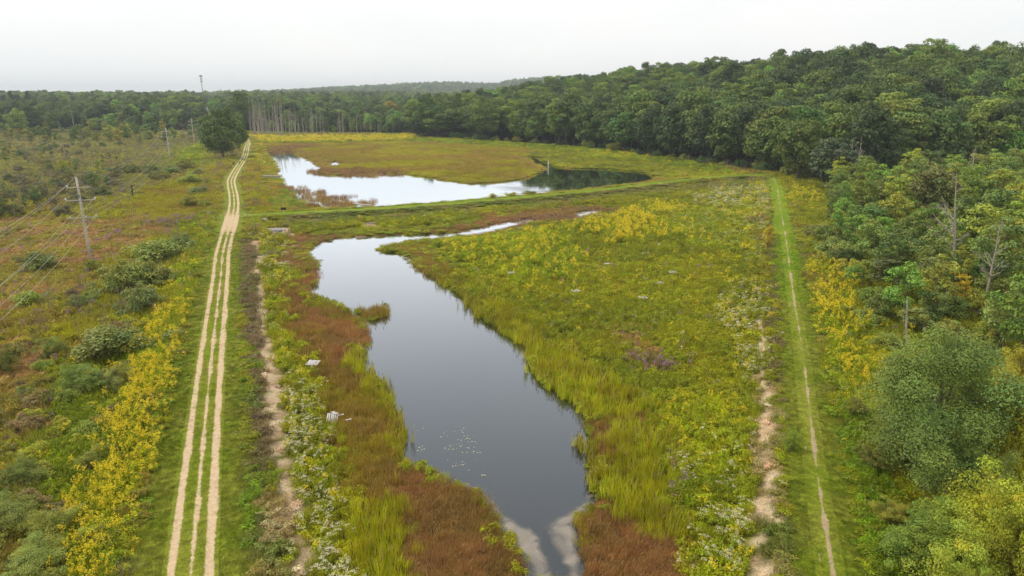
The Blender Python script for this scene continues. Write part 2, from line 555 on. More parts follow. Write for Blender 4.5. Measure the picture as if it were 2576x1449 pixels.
AREAS = [  # painted in this order; survey outlines
    ('marshgrey', [(-400, 330), (600, 330), (600, 400), (420, 470), (300, 560), (-400, 700)]),
    ('marsh', [(-900, 520), (300, 500), (520, 420), (560, 440), (560, 640), (500, 760), (420, 900), (330, 1449), (300, 1560), (-900, 1560)]),
    ('marshred', [(-200, 560), (60, 545), (300, 560), (420, 590), (330, 640), (240, 700), (150, 780), (60, 800), (-200, 840)]),
    ('marshred', [(280, 545), (430, 520), (520, 560), (450, 600), (330, 610)]),
    ('marshred', [(-200, 880), (120, 850), (230, 890), (160, 960), (60, 1010), (-200, 1010)]),
    ('marshred', [(-100, 1060), (130, 1020), (200, 1070), (100, 1130), (-100, 1150)]),
    ('reedbed', [(330, 480), (470, 470), (540, 500), (500, 560), (360, 560), (290, 530)]),
    ('green', [(430, 390), (530, 350), (510, 420), (440, 425)]),
    ('purple', [(240, 598), (275, 592), (280, 612), (245, 618)]),
    ('purple', [(405, 555), (480, 548), (485, 570), (410, 585)]),
    ('purple', [(150, 1040), (210, 1030), (225, 1065), (160, 1075)]),
    ('green', [(470, 560), (545, 540), (520, 700), (480, 800), (420, 960), (390, 930), (450, 700)]),
    ('green', [(180, 960), (400, 800), (420, 1000), (330, 1250), (250, 1449), (100, 1449), (60, 1250)]),
    ('goldlite', [(480, 640), (500, 680), (440, 780), (420, 790), (430, 720)]),
    ('gold', [(470, 770), (480, 800), (468, 880), (440, 985), (410, 1085), (400, 1160), (372, 1260), (330, 1360), (318, 1449), (310, 1520), (120, 1520), (160, 1400), (205, 1310), (220, 1200), (265, 1110),
              (320, 1000), (385, 860), (418, 795)]),
    ('lush', [(500, 745), (478, 900), (440, 1060), (412, 1180), (390, 1290), (340, 1449), (380, 1449), (425, 1200), (455, 1060), (490, 900), (512, 760)]),
    # basin of the near pond
    ('meadow', [(600, 545), (1000, 520), (1500, 480), (1940, 440), (1950, 560), (1990, 900), (2050, 1449), (2060, 1560), (500, 1560), (540, 1000), (575, 700)]),
    ('rough', [(1000, 520), (1400, 500), (1930, 440), (1935, 480), (1750, 480), (1500, 510), (1200, 540), (900, 560), (700, 570), (700, 545)]),
    ('meadow', [(750, 570), (1100, 540), (1250, 530), (1500, 505), (1750, 475), (1760, 520), (1500, 540), (1320, 548), (1100, 570), (760, 590)]),
    ('sedge', [(690, 620), (760, 592), (900, 588), (1090, 582), (1180, 560), (1300, 530), (1500, 515), (1530, 522), (1470, 545), (1340, 560), (1290, 575), (1180, 592), (1100, 590), (850, 598), (790, 618),
               (765, 634), (805, 665), (800, 695), (770, 732), (830, 765), (885, 790), (925, 830), (924, 866), (912, 900), (880, 950), (830, 960), (790, 900), (760, 800), (720, 740), (700, 690)]),
    ('sedgemix', [(690, 740), (760, 800), (790, 900), (830, 960), (905, 925), (985, 1000), (1012, 1095), (1000, 1130), (930, 1180), (850, 1150), (800, 1000), (760, 940), (730, 850)]),
    ('sedgemix', [(800, 1120), (980, 1120), (1050, 1170), (1000, 1250), (900, 1330), (850, 1300)]),
    ('cattail', [(850, 1330), (1000, 1200), (1130, 1250), (1200, 1449), (1200, 1560), (860, 1560)]),
    ('cattail', [(905, 880), (925, 860), (925, 900), (960, 965), (988, 1002), (1000, 1060), (1012, 1095), (1005, 1130), (985, 1140), (985, 1080), (960, 1010), (920, 950), (890, 930)]),
    ('sedge', [(1010, 1150), (1060, 1160), (1140, 1205), (1215, 1220), (1240, 1290), (1320, 1430), (1340, 1560), (1080, 1560), (1060, 1400), (1000, 1300), (960, 1220)]),
    ('sedge', [(1440, 1030), (1490, 1060), (1520, 1050), (1620, 1040), (1600, 1110), (1530, 1180), (1492, 1150), (1480, 1080)]),
    ('sedge', [(1500, 1240), (1620, 1290), (1700, 1360), (1730, 1449), (1720, 1560), (1440, 1560), (1430, 1320), (1470, 1290)]),
    ('cattail', [(1500, 1150), (1620, 1060), (1700, 1150), (1740, 1300), (1720, 1380), (1640, 1320), (1560, 1290), (1510, 1250)]),
    ('cattail', [(1150, 740), (1200, 770), (1330, 870), (1345, 925), (1440, 1000), (1530, 1050), (1640, 1040), (1560, 980), (1440, 910), (1330, 830), (1250, 770), (1190, 740)]),
    ('sedgemix', [(1000, 612), (1060, 604), (1120, 640), (1160, 720), (1110, 700), (1060, 680), (1030, 640)]),
    ('sedgemix', [(880, 800), (895, 775), (985, 765), (990, 800), (940, 815)]),
    ('sedgemix', [(1412, 1300), (1480, 1285), (1490, 1350), (1470, 1400), (1440, 1380), (1425, 1340)]),
    ('reedbrown', [(1290, 545), (1500, 520), (1540, 525), (1490, 545), (1360, 560), (1290, 565)]),
    ('goldlite', [(1080, 610), (1300, 590), (1450, 570), (1420, 700), (1300, 720), (1150, 660)]),
    ('gold', [(1450, 575), (1540, 545), (1660, 520), (1720, 535), (1640, 580), (1590, 615), (1540, 610), (1480, 600)]),
    ('goldlite', [(1700, 530), (1880, 540), (1880, 660), (1750, 620), (1620, 600)]),
    ('whitelite', [(1690, 540), (1850, 520), (1880, 640), (1760, 620)]),
    ('white', [(1760, 500), (1800, 478), (1930, 475), (1935, 520), (1905, 620), (1905, 690), (1870, 660), (1860, 560), (1840, 530), (1780, 525)]),
    ('herb', [(1840, 520), (1890, 520), (1880, 700), (1850, 640)]),
    ('white', [(1855, 770), (1880, 720), (1910, 730), (1905, 830), (1880, 850), (1800, 820)]),
    ('white', [(1870, 880), (1910, 840), (1920, 950), (1890, 990), (1870, 940)]),
    ('purple', [(1560, 890), (1660, 885), (1690, 930), (1600, 935)]),
    ('purple', [(1700, 1160), (1770, 1150), (1760, 1270), (1710, 1270)]),
    ('marshred', [(1540, 820), (1600, 815), (1620, 870), (1560, 880)]),
    ('herb', [(1640, 1000), (1840, 1000), (1890, 1150), (1900, 1300), (1870, 1449), (1850, 1560), (1740, 1560), (1760, 1300), (1740, 1150)]),
    ('whitelite', [(1700, 1180), (1880, 1050), (1910, 1180), (1900, 1400), (1880, 1560), (1760, 1560), (1760, 1350)]),
    ('white', [(1790, 1290), (1890, 1280), (1880, 1400), (1840, 1449), (1810, 1400)]),
    ('herb', [(650, 610), (690, 600), (715, 720), (730, 850), (790, 1000), (830, 1100), (900, 1300), (930, 1449), (940, 1560), (790, 1560), (770, 1449), (730, 1300), (720, 1150), (700, 1000), (690, 900), (670, 800), (660, 700)]),
    ('white', [(655, 600), (690, 606), (696, 690), (690, 760), (672, 720), (662, 660)]),
    ('whitelite', [(672, 720), (705, 760), (735, 900), (760, 1000), (715, 1000), (695, 900), (678, 800)]),
    ('white', [(715, 1000), (775, 1000), (800, 1100), (830, 1240), (870, 1330), (900, 1449), (900, 1560), (800, 1560), (765, 1380), (735, 1250), (725, 1130)]),
    ('brownrank', [(575, 640), (650, 590), (660, 660), (655, 760), (690, 960), (700, 1140), (690, 1220), (640, 1180), (640, 1000), (600, 800), (595, 700)]),
    ('rough', [(560, 900), (640, 960), (650, 1150), (700, 1250), (760, 1449), (770, 1560), (540, 1560), (550, 1200)]),
    ('lush', [(556, 860), (600, 900), (610, 1040), (640, 1200), (640, 1340), (590, 1449), (560, 1449), (550, 1100)]),
    ('sand', [(638, 600), (660, 620), (666, 720), (682, 850), (696, 910), (712, 960), (716, 1030), (720, 1120), (728, 1180), (736, 1230), (742, 1300), (746, 1350), (775, 1390), (772, 1480), (738, 1480), (745, 1410), (722, 1340), (708, 1280), (700, 1220), (696, 1180), (682, 1110), (672, 1030), (660, 960), (656, 900), (648, 800), (640, 700)]),
    ('sand', [(694, 1225), (742, 1220), (752, 1290), (740, 1340), (704, 1320)]),
    ('sand', [(728, 1370), (785, 1380), (780, 1420), (775, 1480), (725, 1480), (740, 1420)]),
    ('sand', [(690, 572), (736, 572), (740, 590), (700, 594), (660, 585), (664, 572)]),
    ('sand', [(900, 560), (950, 562), (955, 568), (910, 572)]),
    ('dryweed', [(1895, 930), (1930, 950), (1955, 1080), (1960, 1449), (1930, 1449), (1910, 1200), (1890, 1100)]),
    ('dryweed', [(690, 1380), (640, 1290), (660, 1250), (720, 1330), (735, 1400)]),
    ('sand', [(1892, 1060), (1946, 1062), (1956, 1120), (1906, 1126)]),
    ('sand', [(1890, 1255), (1955, 1255), (1955, 1340), (1938, 1449), (1935, 1560), (1872, 1560), (1876, 1449), (1886, 1360)]),
    ('sand', [(1906, 700), (1916, 700), (1924, 860), (1928, 950), (1940, 1060), (1946, 1150), (1952, 1260), (1925, 1260), (1918, 1150), (1910, 1060), (1908, 950), (1908, 860)]),
    ('sand', [(1910, 860), (1928, 855), (1930, 872), (1914, 878)]),
    ('brownrank', [(1930, 560), (1948, 560), (1958, 700), (1968, 800), (1985, 920), (1998, 1060), (1975, 1060), (1950, 900), (1935, 760), (1925, 640)]),
    ('rough', [(1965, 1060), (2000, 1060), (2025, 1250), (2040, 1449), (2040, 1560), (1950, 1560), (1950, 1300)]),
    # far basin
    ('reedbed', [(640, 360), (1040, 350), (1300, 362), (1560, 385), (1700, 420), (1820, 440), (1640, 462), (1200, 505), (800, 530), (660, 520), (640, 420)]),
    ('reedbrown', [(670, 372), (760, 362), (800, 366), (745, 382), (690, 385)]),
    ('reedbed', [(760, 372), (1000, 362), (1300, 370), (1345, 390), (1380, 415), (1360, 440), (1200, 462), (960, 437), (800, 436), (740, 385)]),
    ('reedbrown', [(800, 425), (960, 425), (1000, 437), (840, 441), (800, 437)]),
    ('reedbrown', [(704, 458), (770, 470), (800, 486), (740, 488)]),
    ('reedbrown', [(755, 488), (850, 490), (930, 505), (880, 521), (790, 522)]),
    ('meadow', [(1350, 372), (1700, 405), (1830, 430), (1800, 445), (1660, 446), (1560, 428), (1390, 415), (1340, 390)]),
    ('green', [(1000, 345), (1300, 358), (1560, 378), (1830, 425), (1830, 440), (1560, 395), (1300, 370), (1000, 355)]),
    ('gold', [(640, 346), (1040, 342), (1040, 354), (860, 360), (640, 362)]),
    ('goldlite', [(1460, 384), (1560, 388), (1620, 400), (1560, 404), (1480, 396)]),
    ('green', [(1000, 318), (1040, 316), (1045, 342), (985, 342), (900, 336), (640, 342), (650, 330)]),
    ('lush', [(650, 420), (690, 440), (712, 480), (750, 510), (770, 525), (720, 525), (680, 480)]),
    ('orange', [(640, 410), (668, 430), (690, 490), (700, 515), (670, 510), (648, 460)]),
    ('gold', [(636, 366), (664, 376), (672, 410), (650, 420), (634, 400)]),
    ('goldlite', [(1000, 516), (1100, 510), (1260, 490), (1330, 486), (1330, 498), (1180, 516), (1000, 526)]),
    # beyond the mown path
    ('meadow', [(1960, 440), (2200, 440), (2700, 480), (2900, 1560), (2120, 1560), (2060, 1000), (2000, 600)]),
    ('rough', [(1985, 560), (2030, 600), (2060, 760), (2090, 880), (2110, 1000), (2080, 1000), (2050, 880), (2010, 700)]),
    ('gold', [(1990, 475), (2015, 480), (2025, 520), (2000, 510)]),
    ('gold', [(2020, 665), (2060, 680), (2100, 750), (2140, 830), (2190, 940), (2205, 985), (2160, 985), (2100, 900), (2060, 790), (2040, 720)]),
    ('goldlite', [(2060, 790), (2140, 870), (2180, 1000), (2210, 1060), (2150, 1040), (2090, 920)]),
    ('lush', [(2090, 1010), (2160, 1040), (2200, 1130), (2240, 1250), (2330, 1340), (2400, 1449), (2420, 1560), (2190, 1560), (2150, 1300), (2110, 1150)]),
    ('herb', [(2240, 880), (2330, 900), (2300, 960), (2230, 960), (2180, 900)]),
]
AREAS = [(ZI[k], wp(p, 0.4)) for k, p in AREAS]


CRISP = {ZI['sand'], ZI['brownrank'], ZI['dryweed']}


def zone(x, y, soft=1.0):
    D = np.hypot(x, y)
    zr = np.random.default_rng(3)
    a = np.clip(0.022 * D, 0.5, 3.0)
    X = x + (noise(x, y, 5.0, 21, 4) - 0.5) * 4.5 * a + zr.normal(0, 1, x.shape) * a * 0.55 * soft
    Y = y + (noise(x, y, 5.0, 22, 4) - 0.5) * 4.5 * a + zr.normal(0, 1, x.shape) * a * 0.75 * soft
    z = np.full(x.shape, ZI['marsh'])
    f, _ = side_of_foot(x, y)
    Xc, Yc = x + (noise(x, y, 2.5, 23, 4) - 0.5) * 2.2 * a, y + (noise(x, y, 2.5, 24, 4) - 0.5) * 2.2 * a
    for k, p in AREAS:
        z[inside(p, x + (Xc - x) * .35, y + (Yc - y) * .35) if k == ZI['sand'] else inside(p, Xc, Yc) if k in CRISP else inside(p, X, Y)] = k
    z[(f > 1.5) | ((y > 560) & (x < -130))] = ZI['woodsfloor']
    n = 0.6 * noise(x, y, 3.0, 31) + 0.9 * (noise(x, y, 0.9, 33, 2) - .3)
    d = line_dist(ROADC, x, y, False, 5)[0]
    z[d < 2.4 + 1.0 * n] = ZI['mown']
    d2 = line_dist(RPATHC, x, y, False, 5)[0]
    z[d2 < 1.6 + 0.6 * n] = ZI['mown']
    far = (d2 < 1.9 + 0.6 * n) & (y > 85)
    z[far] = ZI['mownbright']
    d3 = line_dist(CROSSC, x, y, False, 5)[0]
    z[(d3 < 1.5 + 1.0 * n) & (x > ROAD[:, 0].min())] = ZI['mownbright']
    return z


def tints(x, y, z):
    out = np.zeros((len(x), 3))
    for i in np.unique(z):
        m = z == i
        w = smooth(0.34, 0.66, noise(x[m], y[m], PATCH[i], 40 + int(i), 3))[:, None]
        out[m] = C1[i] * (1 - w) + C2[i] * w
    big = 0.85 + 0.3 * noise(x, y, 18, 77, 2)
    return out * big[:, None]


# ------------------------------------------------------------------ ground
def axis(lo, a, b, hi, step, grow):
    v = list(np.arange(a, b + step * .5, step))
    s = step
    while v[-1] < hi:
        s *= grow
        v.append(v[-1] + s)
    s = step
    while v[0] > lo:
        s *= grow
        v.insert(0, v[0] - s)
    return np.array(v)


gx = axis(-6000, -135, 125, 6000, 0.9, 1.07)
gy = axis(-250, 18, 250, 7500, 0.9, 1.06)
GX, GY = np.meshgrid(gx, gy)
gxf, gyf = GX.ravel(), GY.ravel()
gh = height(gxf, gyf)
nxg, nyg = len(gx), len(gy)
idx = np.arange(nxg * nyg).reshape(nyg, nxg)
F = np.stack([idx[:-1, :-1].ravel(), idx[:-1, 1:].ravel(), idx[1:, 1:].ravel(), idx[1:, :-1].ravel()], 1)
gz = zone(gxf, gyf)
gc = tints(gxf, gyf, gz)
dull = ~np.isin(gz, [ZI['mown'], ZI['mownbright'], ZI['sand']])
gc[dull] *= 0.62                                   # soil and thatch between the plants, darkened to paint in their shade
wet = (gh < 0.02)
gc[wet] = lin(44, 40, 28)


def turf_colour(t):
    """the zone colour of the ground, mottled at two scales"""
    va = N(t, 'ShaderNodeAttribute', attribute_name='v')
    geo_ = N(t, 'ShaderNodeNewGeometry')
    col, first = va.outputs['Color'], None
    for sc, det, lo, hi, c0, c1 in ((2.2, 6, .3, .72, (.62, .62, .60), (1.3, 1.28, 1.2)), (9.0, 4, .34, .66, (.55, .58, .6), (1.35, 1.32, 1.2))):
        n = N(t, 'ShaderNodeTexNoise')
        n.inputs['Scale'].default_value = sc
        n.inputs['Detail'].default_value = det
        n.inputs['Roughness'].default_value = .7
        t.links.new(geo_.outputs['Position'], n.inputs['Vector'])
        r = N(t, 'ShaderNodeValToRGB')
        r.color_ramp.elements[0].position = lo
        r.color_ramp.elements[0].color = (*c0, 1)
        r.color_ramp.elements[1].position = hi
        r.color_ramp.elements[1].color = (*c1, 1)
        t.links.new(n.outputs['Fac'], r.inputs['Fac'])
        m = N(t, 'ShaderNodeMix', data_type='RGBA', blend_type='MULTIPLY')
        m.inputs[0].default_value = 1.0
        t.links.new(col, m.inputs[6])
        t.links.new(r.outputs[0], m.inputs[7])
        col = m.outputs[2]
        first = first or n
    return col, first


mg_, tg, og = newmat('ground')
bsg = N(tg, 'ShaderNodeBsdfPrincipled')
bsg.inputs['Roughness'].default_value = 0.9
bsg.inputs['Specular IOR Level'].default_value = 0.1
gcol, n1 = turf_colour(tg)
tg.links.new(gcol, bsg.inputs['Base Color'])
bg = N(tg, 'ShaderNodeBump')
bg.inputs['Strength'].default_value = 0.6
bg.inputs['Distance'].default_value = 0.08
tg.links.new(n1.outputs['Fac'], bg.inputs['Height'])
tg.links.new(bg.outputs[0], bsg.inputs['Normal'])
tg.links.new(bsg.outputs[0], og.inputs['Surface'])
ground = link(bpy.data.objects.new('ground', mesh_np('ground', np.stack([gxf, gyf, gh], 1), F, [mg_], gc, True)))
tag(ground, kind='structure')


# ------------------------------------------------------------------ water
def fan_grid(poly, step, z, pad):
    """flat sheet over a polygon's outline, a little wider than it, cut in a grid"""
    x0, y0 = poly.min(0) - pad
    x1, y1 = poly.max(0) + pad
    xs, ys = np.arange(x0, x1 + step, step), np.arange(y0, y1 + step, step)
    XX, YY = np.meshgrid(xs, ys)
    cx, cy = (XX[:-1, :-1] + step / 2).ravel(), (YY[:-1, :-1] + step / 2).ravel()
    keep = sdf(poly, cx, cy) < pad
    idn = np.arange(XX.size).reshape(XX.shape)
    Fq = np.stack([idn[:-1, :-1].ravel(), idn[:-1, 1:].ravel(), idn[1:, 1:].ravel(), idn[1:, :-1].ravel()], 1)[keep]
    used, inv = np.unique(Fq, return_inverse=True)
    V = np.stack([XX.ravel()[used], YY.ravel()[used], np.full(len(used), z)], 1)
    return V, inv.reshape(Fq.shape)


mw, tw, ow = newmat('pond_water')
fr = N(tw, 'ShaderNodeFresnel')
fr.inputs['IOR'].default_value = 1.34
mu = N(tw, 'ShaderNodeMath', operation='MULTIPLY')
mu.use_clamp = True
mu.inputs[1].default_value = 2.8
gl = N(tw, 'ShaderNodeBsdfGlossy')
gl.inputs['Roughness'].default_value = 0.03
gl.inputs['Color'].default_value = (0.87, 0.93, 1.0, 1)
df = N(tw, 'ShaderNodeBsdfDiffuse')
df.inputs['Color'].default_value = (0.016, 0.017, 0.014, 1)
nw = N(tw, 'ShaderNodeTexNoise')
nw.inputs['Scale'].default_value = 1.6
nw.inputs['Detail'].default_value = 4
gw = N(tw, 'ShaderNodeNewGeometry')
tw.links.new(gw.outputs['Position'], nw.inputs['Vector'])
bw = N(tw, 'ShaderNodeBump')
bw.inputs['Strength'].default_value = 0.10
bw.inputs['Distance'].default_value = 0.03
tw.links.new(nw.outputs['Fac'], bw.inputs['Height'])
tw.links.new(bw.outputs[0], gl.inputs['Normal'])
wa = N(tw, 'ShaderNodeAttribute', attribute_name='weed')
wn = N(tw, 'ShaderNodeTexNoise')
wn.inputs['Scale'].default_value = 0.12
wn.inputs['Detail'].default_value = 5
tw.links.new(gw.outputs['Position'], wn.inputs['Vector'])
wm = N(tw, 'ShaderNodeMath', operation='MULTIPLY')
wm.use_clamp = True
wm2 = N(tw, 'ShaderNodeMath', operation='MULTIPLY')
wm2.inputs[1].default_value = 0.68
tw.links.new(wa.outputs['Fac'], wm2.inputs[0])
tw.links.new(wm2.outputs[0], wm.inputs[0])
wr = N(tw, 'ShaderNodeMapRange')
wr.inputs['From Min'].default_value = 0.3
wr.inputs['From Max'].default_value = 0.6
wr.inputs['To Min'].default_value = 0.35
tw.links.new(wn.outputs['Fac'], wr.inputs['Value'])
tw.links.new(wr.outputs[0], wm.inputs[1])
wc = N(tw, 'ShaderNodeMix', data_type='RGBA')
wc.inputs[6].default_value = (0.011, 0.012, 0.011, 1)
wc.inputs[7].default_value = (0.045, 0.048, 0.013, 1)
tw.links.new(wm.outputs[0], wc.inputs[0])
tw.links.new(wc.outputs[2], df.inputs['Color'])
ws = N(tw, 'ShaderNodeMath', operation='MULTIPLY_ADD')          # floating weed breaks the mirror
ws.inputs[1].default_value = -2.35
ws.inputs[2].default_value = 2.8
tw.links.new(wm.outputs[0], ws.inputs[0])
tw.links.new(ws.outputs[0], mu.inputs[1])
tw.links.new(fr.outputs[0], mu.inputs[0])
mxw = N(tw, 'ShaderNodeMixShader')
tw.links.new(mu.outputs[0], mxw.inputs[0])
tw.links.new(df.outputs[0], mxw.inputs[1])
tw.links.new(gl.outputs[0], mxw.inputs[2])
tw.links.new(mxw.outputs[0], ow.inputs['Surface'])
for nm, P in [('near_pond_water', NEAR_POND), ('far_pond_water', FAR_POND), ('reed_pool_water', FAR_POOL), ('marsh_pool_water', POOLS[0]), ('marsh_pool_water', POOLS[1]), ('marsh_pool_water', POOLS[2])]:
    V, Fq = fan_grid(P, 0.8, 0.008 if 'pool' in nm else 0.0, 1.5)
    me = mesh_np(nm, V, Fq, [mw])
    a = me.attributes.new('weed', 'FLOAT', 'POINT')
    wv_ = smooth(-16, 6, V[:, 0] + 8 * (noise(V[:, 0], V[:, 1], 12, 55) - .5)) if nm == 'far_pond_water' else np.zeros(len(V))
    a.data.foreach_set('value', wv_.astype(np.float32))
    tag(link(bpy.data.objects.new(nm, me)), kind='structure')

# pale scum drifted against the outlet
ms, ts, os_ = newmat('pond_scum')
bss = N(ts, 'ShaderNodeBsdfPrincipled')
bss.inputs['Roughness'].default_value = 0.55
gs = N(ts, 'ShaderNodeNewGeometry')
wv = N(ts, 'ShaderNodeTexNoise')
wv.inputs['Scale'].default_value = 0.55
wv.inputs['Detail'].default_value = 6
wv.inputs['Distortion'].default_value = 0.7
ts.links.new(gs.outputs['Position'], wv.inputs['Vector'])
rs = N(ts, 'ShaderNodeValToRGB')
rs.color_ramp.elements[0].position = 0.35
rs.color_ramp.elements[0].color = (*lin(122, 116, 108), 1)
rs.color_ramp.elements[1].position = 0.65
rs.color_ramp.elements[1].color = (*lin(172, 160, 144), 1)
ts.links.new(wv.outputs['Fac'], rs.inputs['Fac'])
ts.links.new(rs.outputs[0], bss.inputs['Base Color'])
trn = N(ts, 'ShaderNodeBsdfTransparent')
sa = N(ts, 'ShaderNodeAttribute', attribute_name='edge')
ad = N(ts, 'ShaderNodeMath', operation='ADD')
ts.links.new(sa.outputs['Fac'], ad.inputs[0])
ts.links.new(wv.outputs['Fac'], ad.inputs[1])
mrs = N(ts, 'ShaderNodeMapRange')
mrs.inputs['From Min'].default_value = 0.62
mrs.inputs['From Max'].default_value = 1.0
mrs.inputs['To Max'].default_value = 0.66
ts.links.new(ad.outputs[0], mrs.inputs['Value'])
mxs = N(ts, 'ShaderNodeMixShader')
ts.links.new(mrs.outputs[0], mxs.inputs[0])
ts.links.new(trn.outputs[0], mxs.inputs[1])
ts.links.new(bss.outputs[0], mxs.inputs[2])
ts.links.new(mxs.outputs[0], os_.inputs['Surface'])
for P in (SCUM_A, SCUM_B):
    V, Fq = fan_grid(P, 0.15, 0.006, 0.5)
    me = mesh_np('pond_scum', V, Fq, [ms])
    a = me.attributes.new('edge', 'FLOAT', 'POINT')
    dd = -sdf(P, V[:, 0], V[:, 1])
    a.data.foreach_set('value', np.clip(dd / 0.7, -0.6, 1.0).astype(np.float32) * 0.6)
    tag(link(bpy.data.objects.new('pond_scum', me)), 'pale scum drifted against the pond outlet', kind='stuff')


# pale leaves adrift on the near pond
lv, lf, lr = [], [], np.random.default_rng(19)
for u, v, n in ((1158, 1080, 5), (1175, 1104, 9), (1182, 1118, 9), (1142, 1125, 14), (1190, 1138, 10), (1160, 1168, 10), (1065, 1128, 7), (1050, 1078, 5), (1112, 1090, 4), (1230, 1195, 3), (1192, 1162, 3)):
    c = at(u, v, 0)
    for _ in range(n):
        x, y = c[0] + lr.normal(0, .38), c[1] + lr.normal(0, .42)
        r, a0 = lr.uniform(.03, .085), lr.uniform(0, 6.28)
        k = len(lv)
        lv += [(x + r * math.cos(a0 + i * math.pi / 3) * (1 if i else .5), y + r * math.sin(a0 + i * math.pi / 3), .008) for i in range(6)]
        lf.append([k + i for i in range(6)])
lm = bpy.data.meshes.new('floating_leaves')
lm.from_pydata(lv, [], lf)
lm.materials.append(plain('pale_pad', lin(156, 152, 122), .5, .25, 3))
tag(link(bpy.data.objects.new('floating_leaves', lm)), 'pale leaves floating on the near pond', kind='stuff')

# ------------------------------------------------------------------ tracks
def ribbon(name, L, half, du, mat, lift, s0=0.0, s1=1e9, gfun=None):
    seg = np.linalg.norm(np.diff(L, axis=0), axis=1)
    arc = np.concatenate([[0], np.cumsum(seg)])
    k = (arc >= s0) & (arc <= s1)
    L, arc = L[k], arc[k]
    T = np.gradient(L, axis=0)
    T /= np.linalg.norm(T, axis=1, keepdims=True)
    Nn = np.stack([T[:, 1], -T[:, 0]], 1)
    us = np.arange(-half, half + du / 2, du)
    X = L[:, None, 0] + Nn[:, None, 0] * us
    Y = L[:, None, 1] + Nn[:, None, 1] * us
    H = height(X.ravel(), Y.ravel()) + lift
    V = np.stack([X.ravel(), Y.ravel(), H], 1)
    n, m = X.shape
    idn = np.arange(n * m).reshape(n, m)
    Fq = np.stack([idn[:-1, :-1].ravel(), idn[:-1, 1:].ravel(), idn[1:, 1:].ravel(), idn[1:, :-1].ravel()], 1)
    tc_ = tints(V[:, 0], V[:, 1], zone(V[:, 0], V[:, 1]))
    me = mesh_np(name, V, Fq, [mat], tc_, smooth_shade=True)
    a = me.attributes.new('us', 'FLOAT_VECTOR', 'POINT')
    g = gfun(arc) if gfun is not None else np.zeros(n)
    d = np.stack([np.tile(us, n), np.repeat(arc, m), np.repeat(g, m)], 1).astype(np.float32)
    a.data.foreach_set('vector', d.ravel())
    return tag(link(bpy.data.objects.new(name, me)), kind='structure')


def track_material(name, stripes, sand1, sand2, gravel):
    """worn wheel lines (centre, half width, breakup) through short grass; positions across the track come from 'us'"""
    m, t, out = newmat(name)
    at_ = N(t, 'ShaderNodeAttribute', attribute_name='us')
    sp = N(t, 'ShaderNodeSeparateXYZ')
    t.links.new(at_.outputs['Vector'], sp.inputs[0])
    geo_ = N(t, 'ShaderNodeNewGeometry')
    nA = N(t, 'ShaderNodeTexNoise')
    nA.inputs['Scale'].default_value = 4.5
    nA.inputs['Detail'].default_value = 5
    nA.inputs['Roughness'].default_value = 0.65
    t.links.new(geo_.outputs['Position'], nA.inputs['Vector'])
    nB = N(t, 'ShaderNodeTexNoise')
    nB.inputs['Scale'].default_value = 0.25
    nB.inputs['Detail'].default_value = 3
    t.links.new(geo_.outputs['Position'], nB.inputs['Vector'])

    def math_(op, a, b=None):
        n = N(t, 'ShaderNodeMath', operation=op)
        for i, q in enumerate((a, b)):
            if q is None:
                continue
            if isinstance(q, (int, float)):
                n.inputs[i].default_value = q
            else:
                t.links.new(q, n.inputs[i])
        return n.outputs[0]
    jit = math_('MULTIPLY', math_('SUBTRACT', nA.outputs['Fac'], 0.5), 0.34)
    wob = math_('MULTIPLY', math_('SUBTRACT', nB.outputs['Fac'], 0.5), 0.3)
    total = None
    for c, w, brk in stripes:
        d = math_('ABSOLUTE', math_('ADD', math_('SUBTRACT', sp.outputs['X'], c), math_('MULTIPLY', wob, 0.5)))
        d = math_('ADD', d, jit)
        if brk:
            d = math_('ADD', d, math_('MULTIPLY', math_('SUBTRACT', nB.outputs['Fac'], 0.5), brk))
        r = N(t, 'ShaderNodeMapRange')
        r.inputs['From Min'].default_value = w + 0.03
        r.inputs['From Max'].default_value = w - 0.05
        t.links.new(d, r.inputs['Value'])
        total = r.outputs[0] if total is None else math_('MAXIMUM', total, r.outputs[0])
    # loose gravel where the tracks meet
    gv = N(t, 'ShaderNodeTexNoise')
    gv.inputs['Scale'].default_value = 3.4
    gv.inputs['Detail'].default_value = 6
    gv.inputs['Roughness'].default_value = 0.75
    t.links.new(geo_.outputs['Position'], gv.inputs['Vector'])
    g = N(t, 'ShaderNodeMapRange')
    g.inputs['From Min'].default_value = 0.88
    g.inputs['From Max'].default_value = 1.02
    t.links.new(math_('ADD', gv.outputs['Fac'], math_('MULTIPLY', sp.outputs['Z'], gravel)), g.inputs['Value'])
    total = g.outputs[0] if total is None else math_('MAXIMUM', total, g.outputs[0])

    def ramp(c1, c2, src):
        r = N(t, 'ShaderNodeValToRGB')
        r.color_ramp.elements[0].position = 0.32
        r.color_ramp.elements[1].position = 0.68
        r.color_ramp.elements[0].color = (*c1, 1)
        r.color_ramp.elements[1].color = (*c2, 1)
        t.links.new(src, r.inputs['Fac'])
        return r.outputs[0]
    mxc = N(t, 'ShaderNodeMix', data_type='RGBA')
    t.links.new(total, mxc.inputs[0])
    t.links.new(turf_colour(t)[0], mxc.inputs[6])
    t.links.new(ramp(sand1, sand2, gv.outputs['Fac']), mxc.inputs[7])
    bs = N(t, 'ShaderNodeBsdfPrincipled')
    bs.inputs['Roughness'].default_value = 0.92
    bs.inputs['Specular IOR Level'].default_value = 0.1
    t.links.new(mxc.outputs[2], bs.inputs['Base Color'])
    bp = N(t, 'ShaderNodeBump')
    bp.inputs['Strength'].default_value = 0.5
    bp.inputs['Distance'].default_value = 0.05
    t.links.new(gv.outputs['Fac'], bp.inputs['Height'])
    t.links.new(bp.outputs[0], bs.inputs['Normal'])
    t.links.new(bs.outputs[0], out.inputs['Surface'])
    return m


